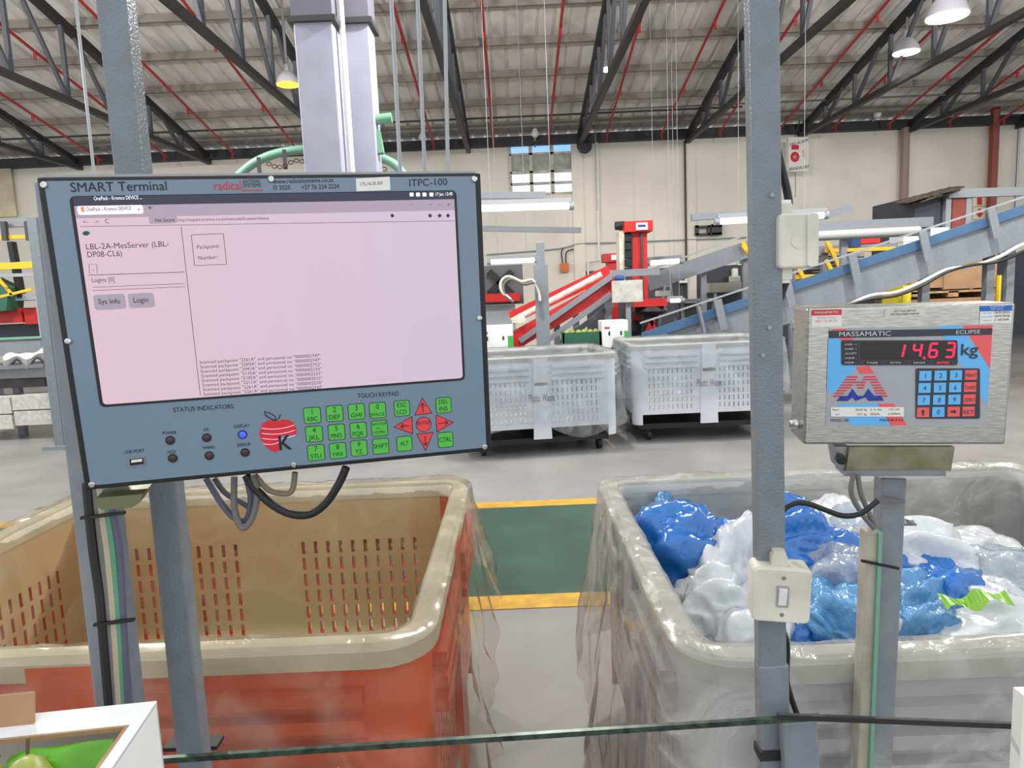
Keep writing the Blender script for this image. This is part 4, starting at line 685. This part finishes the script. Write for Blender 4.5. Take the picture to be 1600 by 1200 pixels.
t2 = thing('red_bin_lift', 'smaller red elevator tower behind the red chute', 'machine', (at(957, 420, 12.5).x, 12.5, 0)); qbox('head', 944, 396, 970, 409, 12.5, .4, MRED, t2); qbox('label', 955, 398, 967, 406, 12.48, .01, WHITE, t2); qbox('column', 952, 409, 966, 590, 12.55, .3, MRED, t2)
pj = thing('pallet_jack', 'red pump truck with dark round guard under the tower', 'machine', (at(1015, 480, 9.5).x, 9.5, 0)); qbox('tray', 992, 467, 1042, 479, 9.4, .4, MRED, pj); c = at(1015, 486, 9.6); MB().lathe(c, [(.2, -.05), (.24, 0), (.2, .06)], 18).build('guard', BLACK, pj, True); qbar('handle', (1020, 498), (1008, 528), 9.4, .06, .05, MRED, pj); qbar('handle', (1016, 500), (1026, 520), 9.4, .05, .05, MRED, pj); MB().box((c.x - .1, 9.5, 0), (c.x + .1, 9.7, c.z)).build('mast', DARKST, pj)
bd = thing('board_stand', 'whitewashed wooden board on a grey stand in front of the tower', 'board', (at(980, 450, 9).x, 9, 0)); qbox('board', 957, 438, 1004, 472, 8.95, .06, mat('whitewashed_wood', (200, 197, 190), .7, 0, .15, 10), bd); legs(bd, [(982, 472)], 9.0, .06, STEEL)
tag(qbox('blue_cap', 962, 430, 977, 439, 9.05, .12, mat('blue_cloth', (40, 70, 150), .6), None, .03), 'small blue cap lying on the white board stand', 'cap')
pg = thing('cable_pole', 'grey square pole with looping hoses left of the red chute', 'post', (at(845, 450, 8).x, 8, 0)); a = at(844, 378, 8); MB().box((a.x - .045, 8, 0), (a.x + .045, 8.09, a.z)).build('upright', STEEL, pg, bevel=.005); b = at(845, 414, 8); MB().box((b.x - .075, 7.97, 0), (b.x + .075, 8.12, b.z)).build('sleeve', STEEL, pg); 
for dd in (0, 4): MB().tube(bez([at(x + dd, y + dd, 7.9) for x, y in ((798, 468), (784, 455), (783, 440), (795, 432), (815, 440), (832, 438), (842, 455), (844, 470))], 5), .017, 8).build('hose', CREAM if dd == 0 else GCABLE, pg, True)
pn = thing('control_cabinet', 'dark grey control cabinet with bracket mount beside the terminal', 'cabinet', (at(785, 450, 10.5).x, 10.5, 0)); qbox('body', 735, 415, 817, 476, 10.5, .3, mat('cabinet_grey', (84, 84, 88), .5), pn)
for p, q in (((764, 424), (800, 460)), ((764, 460), (800, 424))): qbar('mount_arm', p, q, 10.42, .1, .05, BLACK, pn)
qbox('red_shelf', 735, 459, 812, 472, 10.35, .15, MRED, pn); qbox('base', 735, 477, 808, 620, 10.5, .4, LGREY, pn)
tb2 = thing('sorting_table', 'dark topped packing table behind the white waste bins', 'table', (at(880, 545, 8.4).x, 8.6, 0)); a = at(735, 546, 8.4); b = at(984, 541.5, 8.4); MB().box((a.x, 8.35, b.z - .06), (b.x, 9.05, b.z)).build('table_top', DARKST, tb2); TZ = b.z
for x in (a.x + .1, b.x - .1): MB().box((x, 8.45, 0), (x + .06, 8.51, TZ - .06)).build('leg', STEEL, tb2); MB().box((x, 8.9, 0), (x + .06, 8.96, TZ - .06)).build('leg', STEEL, tb2)
def carton(lab, x0, x1, ytop, Y, dep, zb, marks=True, m=CARDW):
    a = at(x0, ytop, Y); b = at(x1, ytop, Y); t = thing('carton', lab, 'carton', ((a.x + b.x) / 2, Y, zb), 'produce cartons'); MB().box((a.x, Y, zb), (b.x, Y + dep, b.z)).build('box', m, t); w_ = b.x - a.x; h = b.z - zb
    if marks:
        MB().box((a.x + w_ * .1, Y - .003, b.z - h * .3), (a.x + w_ * .3, Y, b.z - h * .22)).build('logo', mat('magenta_print', (190, 70, 130), .5), t)
        for q in (.25, .7): MB().box((a.x + w_ * q, Y - .003, zb + h * .45), (a.x + w_ * q + .02, Y, zb + h * .6)).build('mark', INK, t)
        MB().box((a.x + w_ * .85, Y - .003, zb), (b.x, Y, zb + h * .6)).build('green_print', mat('green_print', (70, 170, 70), .5), t)
    return t
carton('white carton with green leaf print beside the terminal edge', 745, 801, 508, 8.4, .35, TZ); carton('white carton with small magenta logo right of the green crate', 940, 981, 500, 8.4, .35, TZ)
cr = thing('green_crate', 'dark green crate of pale fruit on the packing table', 'crate', at(909, 543, 8.4)); a = at(879, 521, 8.4); b = at(939, 518, 8.4); m = MB(); 
for p, q in (((a.x, 8.4, TZ), (b.x, 8.42, b.z)), ((a.x, 8.68, TZ), (b.x, 8.7, b.z)), ((a.x, 8.4, TZ), (a.x + .02, 8.7, b.z)), ((b.x - .02, 8.4, TZ), (b.x, 8.7, b.z)), ((a.x, 8.4, TZ), (b.x, 8.7, TZ + .02))): m.box(p, q)
m.build('body', DGREEN, cr)
for k in range(6): c = Vector((a.x + .06 + k * .07, 8.5 + .05 * (k % 2), b.z - .01)); tag(MB().lathe(c, [(.005, -.04), (.035, -.02), (.038, .01), (.02, .035), (.004, .04)], 12).build('fruit', PEAR, None, True), 'pale green fruit heaped in the dark green crate', 'fruit', 'fruit in green crate')
# fluorescent fittings
def tube_light(lab, p, q, Y, r, hang=True):
    a = at(*p, Y); b = at(*q, Y); t = thing('tube_light', lab, 'lamp', (a + b) / 2, 'fluorescent tube lights'); MB().tube([a, b], r, 10).build('tube', TUBE, t, True); MB().bar(a + Vector((0, 0, r * 1.4)), b + Vector((0, 0, r * 1.4)), r * 2.2, r * 1.2).build('batten', LGREY, t)
    for s_ in (a, b): MB().lathe(s_, [(r * 1.2, -.03), (r * 1.2, .03)], 10, (1, 0, 0)).build('end_cap', LGREY, t)
    if hang:
        for f in (.2, .8): c = a.lerp(b, f); MB().tube([c, Vector((c.x, c.y, roofz(c.y) + .1))], .003, 5).build('hanger', LGREY, t)
tube_light('bright tube light right of the terminal top corner', (735, 326), (893, 321), 9, .045); tube_light('tube light beside the terminal above the control cabinet', (764, 409), (838, 406), 11, .04); tube_light('tube light right of the red tower', (1012, 411), (1064, 407), 10.5, .04); tube_light('tube light crossing behind the upper right post', (1120, 346), (1290, 336), 9.5, .045); tube_light('small tube light low beside the red tray', (1043, 470), (1066, 469), 9.8, .03)
gt = thing('tube_light', 'unlit long tube fitting under a grey beam right of the switch box', 'lamp', at(1360, 365, 8.9)); MB().tube([at(1275, 369, 8.9), at(1436, 361, 8.9)], .06, 12).build('cover', mat('dusty_diffuser', (176, 178, 174), .35), gt, True); qbar('beam', (1275, 355), (1455, 347), 8.9, .12, .1, STEEL, gt); legs(gt, [(1450, 350), (1320, 355)], 8.95, .07, STEEL)
for lab, p, q, Y in (('grey beam between the terminal and the wall pilaster', (740, 357), (908, 360), 12), ('grey beam under the high window', (740, 306), (853, 305), 10), ('grey angle beam left of the upper right post', (1080, 340), (1170, 334), 9.8), ('grey beam bracket right of the upper switch box', (1270, 343), (1330, 325), 9.8)): tag(qbar('support_beam', p, q, Y, .09, .08, STEEL), lab, 'beam', 'grey support beams')
wd = thing('wall_mount', 'black mounting bracket on the white wall left of the right post', 'bracket', at(1108, 358, 16.9)); 
for q in ((1087, 352, 1128, 355), (1087, 364, 1128, 367), (1087, 352, 1092, 367), (1112, 350, 1128, 367), (1106, 352, 1110, 367)): qbox('bar', *q, 16.85, .1, BLACK, wd)
es = thing('exit_sign', 'small green emergency exit sign on the wall', 'sign', at(1158, 409, 16.9)); qbox('plate', 1153, 404, 1167, 414, 16.93, .02, WHITE, es); qbox('symbol', 1155, 405.5, 1161, 412, 16.92, .01, mat('exit_green', (30, 150, 100), .5), es)
dbb = thing('distribution_board', 'white wall distribution board with dark blue window', 'cabinet', at(1068, 435, 16.8)); qbox('case', 1062, 427, 1074, 442, 16.8, .15, WHITE, dbb); qbox('window', 1065, 431, 1070, 438, 16.79, .01, NAVY, dbb)
sk = thing('wash_basin', 'stainless wash trough below the paper dispenser', 'sink', at(1140, 450, 16)); qbox('trough', 1113, 441, 1172, 456, 15.9, .7, SS, sk); legs(sk, [(1118, 456), (1166, 456)], 16, .06, GALV); tag(qbox('dispenser', 1145, 419, 1154, 432, 16.8, .15, WHITE, None, .03), 'white paper towel dispenser above the wash trough', 'dispenser'); tag(qbox('towel_box', 1139, 431, 1157, 441, 16.6, .3, SS, None, .02), 'stainless box standing behind the wash trough', 'box')
ld = thing('step_ladder', 'aluminium step ladder in front of the charcoal wall', 'ladder', at(1048, 480, 13)); qbar('stile', (1046, 437), (1066, 572), 13, .04, .04, GALV, ld); qbar('stile', (1040, 437), (1022, 574), 13, .04, .04, GALV, ld)
for k in range(5): qbar('rung', (1040 - k, 447 + k * 10), (1048 + k * 2, 447 + k * 10), 13, .03, .06, GALV, ld)
dsk = thing('work_desk', 'grey work desk with dark underside in front of the charcoal wall', 'desk', (at(1080, 470, 12).x, 12, 0)); qbox('desk_top', 1020, 468, 1120, 473, 12, .6, LGREY, dsk); legs(dsk, [(1025, 472), (1068, 472), (1115, 472)], 12.1, .06, STEEL); qbox('drawer_unit', 1072, 474, 1100, 500, 12.05, .5, DARKST, dsk)
tag(qbox('bright_tray', 1029, 454, 1048, 463, 11.5, .3, WHITE, None, .02), 'white tray lying beside the red tower', 'tray')
# right hand clutter
fr = thing('grading_frame', 'grey machine frame with yellow braces behind the big conveyor', 'machine', (at(1320, 400, 10.3).x, 10.3, 0)); qbar('beam', (1235, 392), (1400, 385.5), 10.3, .1, .1, STEEL, fr); qbar('yellow_rail', (1290, 392), (1398, 388), 10.2, .05, .05, YPAINT, fr); qbar('yellow_rail', (1243, 433), (1288, 431), 10.2, .06, .05, YPAINT, fr)
for p, q in (((1292, 378), (1312, 418)), ((1290, 406), (1302, 428)), ((1248, 420), (1258, 440)), ((1160, 383), (1172, 400))): qbar('yellow_brace', p, q, 10.15, .05, .05, YPAINT, fr)
legs(fr, [(1290, 385), (1327, 380), (1396, 386), (1240, 392)], 10.35, .08, STEEL)
for k in range(6): qbox('tray_slat', 1283, 396 + k * 5, 1350, 399 + k * 5, 10.6, .5, LGREY, fr)
qbox('motor', 1331, 373, 1345, 386, 10.2, .2, mat('motor_blue', (40, 70, 110), .4), fr); qbox('red_hopper', 1345, 372, 1375, 380, 10.8, .4, MRED, fr); qbox('dark_base', 1240, 420, 1350, 480, 10.9, .4, CHAR, fr)
for x0, x1, yt, yb in ((1412, 1445, 378, 396), (1440, 1482, 356, 374), (1412, 1440, 358, 377), (1445, 1480, 375, 395)): tag(qbox('white_box', x0, yt, x1, yb, 10.8, .4, CARDW), 'white fruit carton behind the big conveyor, %s of the stack' % {1445: 'lower left', 1482: 'upper right', 1440: 'upper left', 1480: 'lower right'}[x1], 'carton', 'white cartons behind conveyor')
RZ = at(1447, 396.5, 10.8).z; a = at(1515, 366, 10.8); b = at(1533, 366, 10.8)
rk2 = thing('storage_rack', 'grey storage rack holding the white cartons behind the big conveyor', 'rack', (at(1470, 400, 11).x, 11, 0)); x0_ = at(1408, 396, 10.8).x; x1_ = b.x + .1; MB().box((x0_, 10.75, RZ - .06), (x1_, 11.25, RZ - .01)).build('shelf', STEEL, rk2)
for x in (x0_, x1_ - .06):
    for y in (11.08, 11.18): MB().box((x, y, 0), (x + .06, y + .06, RZ - .06)).build('leg', STEEL, rk2)
tag(MB().box((a.x, 10.8, RZ - .01), (b.x, 11.2, a.z)).build('green_box', mat('lime_green_carton', (120, 200, 60), .5)), 'lime green carton behind the conveyor near the fire signs', 'carton')
bo = thing('booth', 'dark booth with red mesh door in a pale steel frame', 'booth', (at(1475, 340, 12).x, 12, 0)); a = at(1435, 305, 12); b = at(1482, 303, 12); MB().box((a.x, 12.1, 0), (b.x, 13.5, b.z)).build('side_panel', CHAR, bo); qbar('top_beam', (1480, 303), (1660, 297), 11.95, .14, .1, LGREY, bo); legs(bo, [(1483, 303), (1515, 303)], 12, .09, LGREY); qbox('mesh_door', 1488, 308, 1512, 366, 12.02, .04, mat('red_mesh', (170, 84, 70), .7, 0, .3, 90), bo)
m = MB()
for k in range(9): p = at(1418 + k * 7, 318 - k * 1.8 + 4 * (k % 2), 11.7 + .1 * (k % 3)); m.slab([p, p + Vector((.35, 0, .1)), p + Vector((.4, .5, .16)), p + Vector((.05, .5, .05))], Vector((0, 0, .02)))
m.build('torn_roof', mat('torn_board', (96, 82, 66), .9, 0, .4, 8), bo)
SG = mat('glow_sign_cream', (232, 226, 196), .5)
for y0, y1, s_, lab in ((304, 322, 'ext', 'fire extinguisher symbol sign beside the red standpipe'), (324, 342, 'arr', 'red down arrow sign under the fire extinguisher sign')):
    t = thing('fire_sign', lab, 'sign', at(1531, y1, 16.9)); qbox('plate', 1521, y0, 1541, y1, 16.95, .02, SG, t); P_ = lambda x, y: at(x, y, 16.93); cy = (y0 + y1) / 2
    pts = [(1527.5, cy - 3), (1529, cy - 7), (1533, cy - 7), (1534.5, cy - 3), (1534.5, cy + 7), (1527.5, cy + 7)] if s_ == 'ext' else [(1529, cy - 7), (1533, cy - 7), (1533, cy), (1537, cy), (1531, cy + 7), (1525, cy), (1529, cy)]
    MB().slab([P_(*q) for q in pts], Vector((0, .01, 0))).build('symbol', mat('sign_red', (200, 30, 40), .5), t)
FA = Frame(at(1248, 241, 16.5), Matrix.Rotation(math.radians(14), 3, 'Z')); fs = FA.root('fire_alarm_sign', 'white fire alarm sign box with red bell symbol hanging from a truss', 'sign')
MB().box((-.26, -.38, -.1), (.26, .38, 0)).build('box', mat('sign_white', (226, 222, 216), .5), fs); FA.text('sign_text', 'FIRE ALARM', (1234, 229), (1263, 221), 5, INK, fs, .004, .02); FA.text('sign_text', 'BRANDALARM', (1233, 267), (1264, 262), 5, INK, fs, .004, .02)
SR = mat('sign_red', (200, 30, 40), .5); MB().box((-.19, .1, 0), (.0, .2, .006)).build('red_bar', SR, fs); MB().lathe((-.1, -.06, 0), [(.115, 0), (.115, .006), (.04, .006), (.04, 0)], 20).build('bell', SR, fs)
for q in (-.6, -.1, .4, .9): MB().bar((.06 + .05 * math.cos(q), -.0 + .05 * math.sin(q), .004), (.06 + .13 * math.cos(q), .13 * math.sin(q), .004), .012, .004).build('ray_line', SR, fs)
MB().bar((-.08, .38, -.04), (.05, .75, -.04), .015, .015).build('hanger', CHORD, fs); MB().bar((.15, .38, -.04), (.15, .75, -.04), .03, .03).build('hanger', CHORD, fs); MB().bar((-.05, -.38, -.04), (-.05, -.95, -.04), .015, .015).build('conduit', GALV, fs)
# pallets
pl = thing('loaded_pallet', 'wooden pallet under brown cardboard bins right of the scale top', 'pallet', (at(1490, 455, 10).x, 10.5, 0))
for k in range(4): a = at(1424, 453, 10); b = at(1557, 452, 10); y = 10 + k * .3; MB().box((a.x, y, b.z - .02), (b.x, y + .12, b.z + .01)).build('slat', WOOD, pl)
for x in (1432, 1490, 1548): c = at(x, 458, 10); MB().box((c.x - .07, 10, c.z - .05), (c.x + .07, 11, c.z + .03)).build('block', WOOD, pl)
tag(qbox('cardboard_bin', 1476, 399, 1557, 450, 10, 1.0, CARD), 'large brown cardboard bin on the wooden pallet', 'box'); tag(qbox('cardboard_bin', 1424, 425, 1475, 450, 10.02, 1.0, CARD), 'smaller brown cardboard bin left on the wooden pallet', 'box')
a = at(1424, 463, 10); b = at(1557, 463, 10); lo = MB().box((a.x, 10, 0), (b.x, 11, b.z)).build('cardboard_bin', CARD); tag(lo, 'lower brown cardboard bin under the pallet behind the scale', 'box'); a = at(1490, 520, 10)
for x0, x1, yt in ((1411, 1424, 446), (1562, 1578, 430)): a = at(x0, yt, 9.95); b = at(x1, yt, 9.95); tag(MB().box((a.x, 9.95, 0), (b.x, 10.5, a.z)).build('yellow_guard', mat('yellow_guard_paint', (226, 206, 40), .5)), 'yellow upright guard %s of the cardboard bins' % ('left' if x0 < 1500 else 'right'), 'guard')
# ---------------------------------------------------------------- left edge of the hall
ov = thing('overhead_rail', 'grey overhead rail with hooks and yellow chain at the left edge', 'rail', at(30, 360, 9.6)); qbar('rail', (-60, 353), (90, 346), 9.6, .1, .08, STEEL, ov); qbar('yellow_chain', (-60, 374), (60, 369), 9.55, .05, .04, YPAINT, ov)
for x in (8, 45): qbar('hook', (x - 2, 346), (x + 1, 376), 9.5, .06, .06, CHORD, ov)
legs(ov, [(-40, 353), (72, 347)], 9.65, .08, STEEL)
lm = thing('packing_line', 'long grey packing line machine with red boxes at the left edge', 'machine', (at(20, 560, 8.8).x, 8.8, 0)); qbar('yellow_beam', (-80, 420), (70, 413), 8.7, .08, .06, YPAINT, lm); qbar('thin_rail', (-80, 434), (75, 428), 8.7, .04, .04, LGREY, lm); qbar('upright_bar', (18, 378), (34, 465), 8.75, .09, .06, BLACK, lm)
for x0, x1 in ((-60, 34), (38, 78)): qbox('red_box', x0, 483, x1, 506, 8.8, .4, MRED, lm)
qbox('dark_recess', -60, 507, 82, 545, 8.95, .4, CHAR, lm); qbar('green_edge', (-60, 532), (85, 526), 8.7, .03, .05, GREENM, lm); qbox('grey_panel', -60, 533, 86, 556, 8.72, .5, STEEL, lm); qbox('bright_bar', 59, 468, 64, 528, 8.65, .05, LGREY, lm); qbar('roller_bed', (-60, 575), (88, 568), 8.5, .05, .5, GALV, lm); qbar('roller_bed', (-60, 600), (90, 594), 8.5, .1, .5, DARKST, lm); qbox('bed_panel', -60, 574, 88, 592, 8.6, .3, LGREY, lm); qbar('tray_rail', (-60, 470), (70, 463), 8.75, .08, .3, LGREY, lm); legs(lm, [(-30, 590), (22, 590), (80, 590)], 8.7, .08, STEEL)
for p, q in (((-10, 466), (50, 452)), ((-5, 432), (20, 462))): qbar('orange_strut', p, q, 8.6, .03, .03, YPAINT, lm)
tag(MB().slab([at(-30, 430, 8.6), at(12, 450, 8.6), at(10, 485, 8.6), at(-30, 490, 8.6)], Vector((0, .3, 0))).build('green_hood', DGREEN), 'dark green machine hood at the left edge', 'hood')
m = MB(); n = 16; vs = []
for i in range(n + 1):
    for j in range(7): x = 5 + i * 5.2; vs.append(at(x, 560 - i * .9 + (j - 1) * 3.5 * (1 + .5 * math.sin(i * 1.1)) - 3 * math.sin(i * .6), 8.35 + .08 * abs(j - 2)))
m.add(vs, [(i * 7 + j, (i + 1) * 7 + j, (i + 1) * 7 + j + 1, i * 7 + j + 1) for i in range(n) for j in range(6)]); tag(m.build('plastic_sheet', mat('white_sheet', (238, 240, 242), .4), None, True), 'white plastic sheet draped over the packing line at left', 'plastic sheet')
for k, (x0, x1, y0, y1) in enumerate(((-50, 17, 622, 648), (18, 88, 618, 640), (-50, 20, 649, 672), (22, 90, 641, 664))): 
    a = at(x0, y1, 8.3); o = qbox('stacked_sheets', x0, y0, x1, y1, 8.3, .36, mat('white_bundle', (206, 202, 196), .7, 0, .15, 20, .3, 60)); tag(o, 'pale bundled stack on the floor at the left, %s' % ('upper left', 'upper right', 'lower left', 'lower right')[k], 'bundle')
gl = thing('leaning_post', 'grey post behind the left edge of the terminal', 'post', onz(98, 702, 0)); a = onz(98, 700, 0); b = at(66, 340, a.y); MB().bar((a.x, a.y, 0), (a.x, a.y, b.z), .1, .1).build('upright', POST, gl); MB().box((a.x - .15, a.y - .12, 0), (a.x + .1, a.y + .12, .04)).build('foot', STEEL, gl)
tag(qbox('notice_board', -40, 262, 20, 338, 16.9, .04, mat('faded_poster', (222, 206, 176), .7, 0, .15, 2)), 'faded beige notice board on the far wall at the left edge', 'board')
for o in bpy.data.objects:
    if 'worldkids' in o: del o['worldkids']
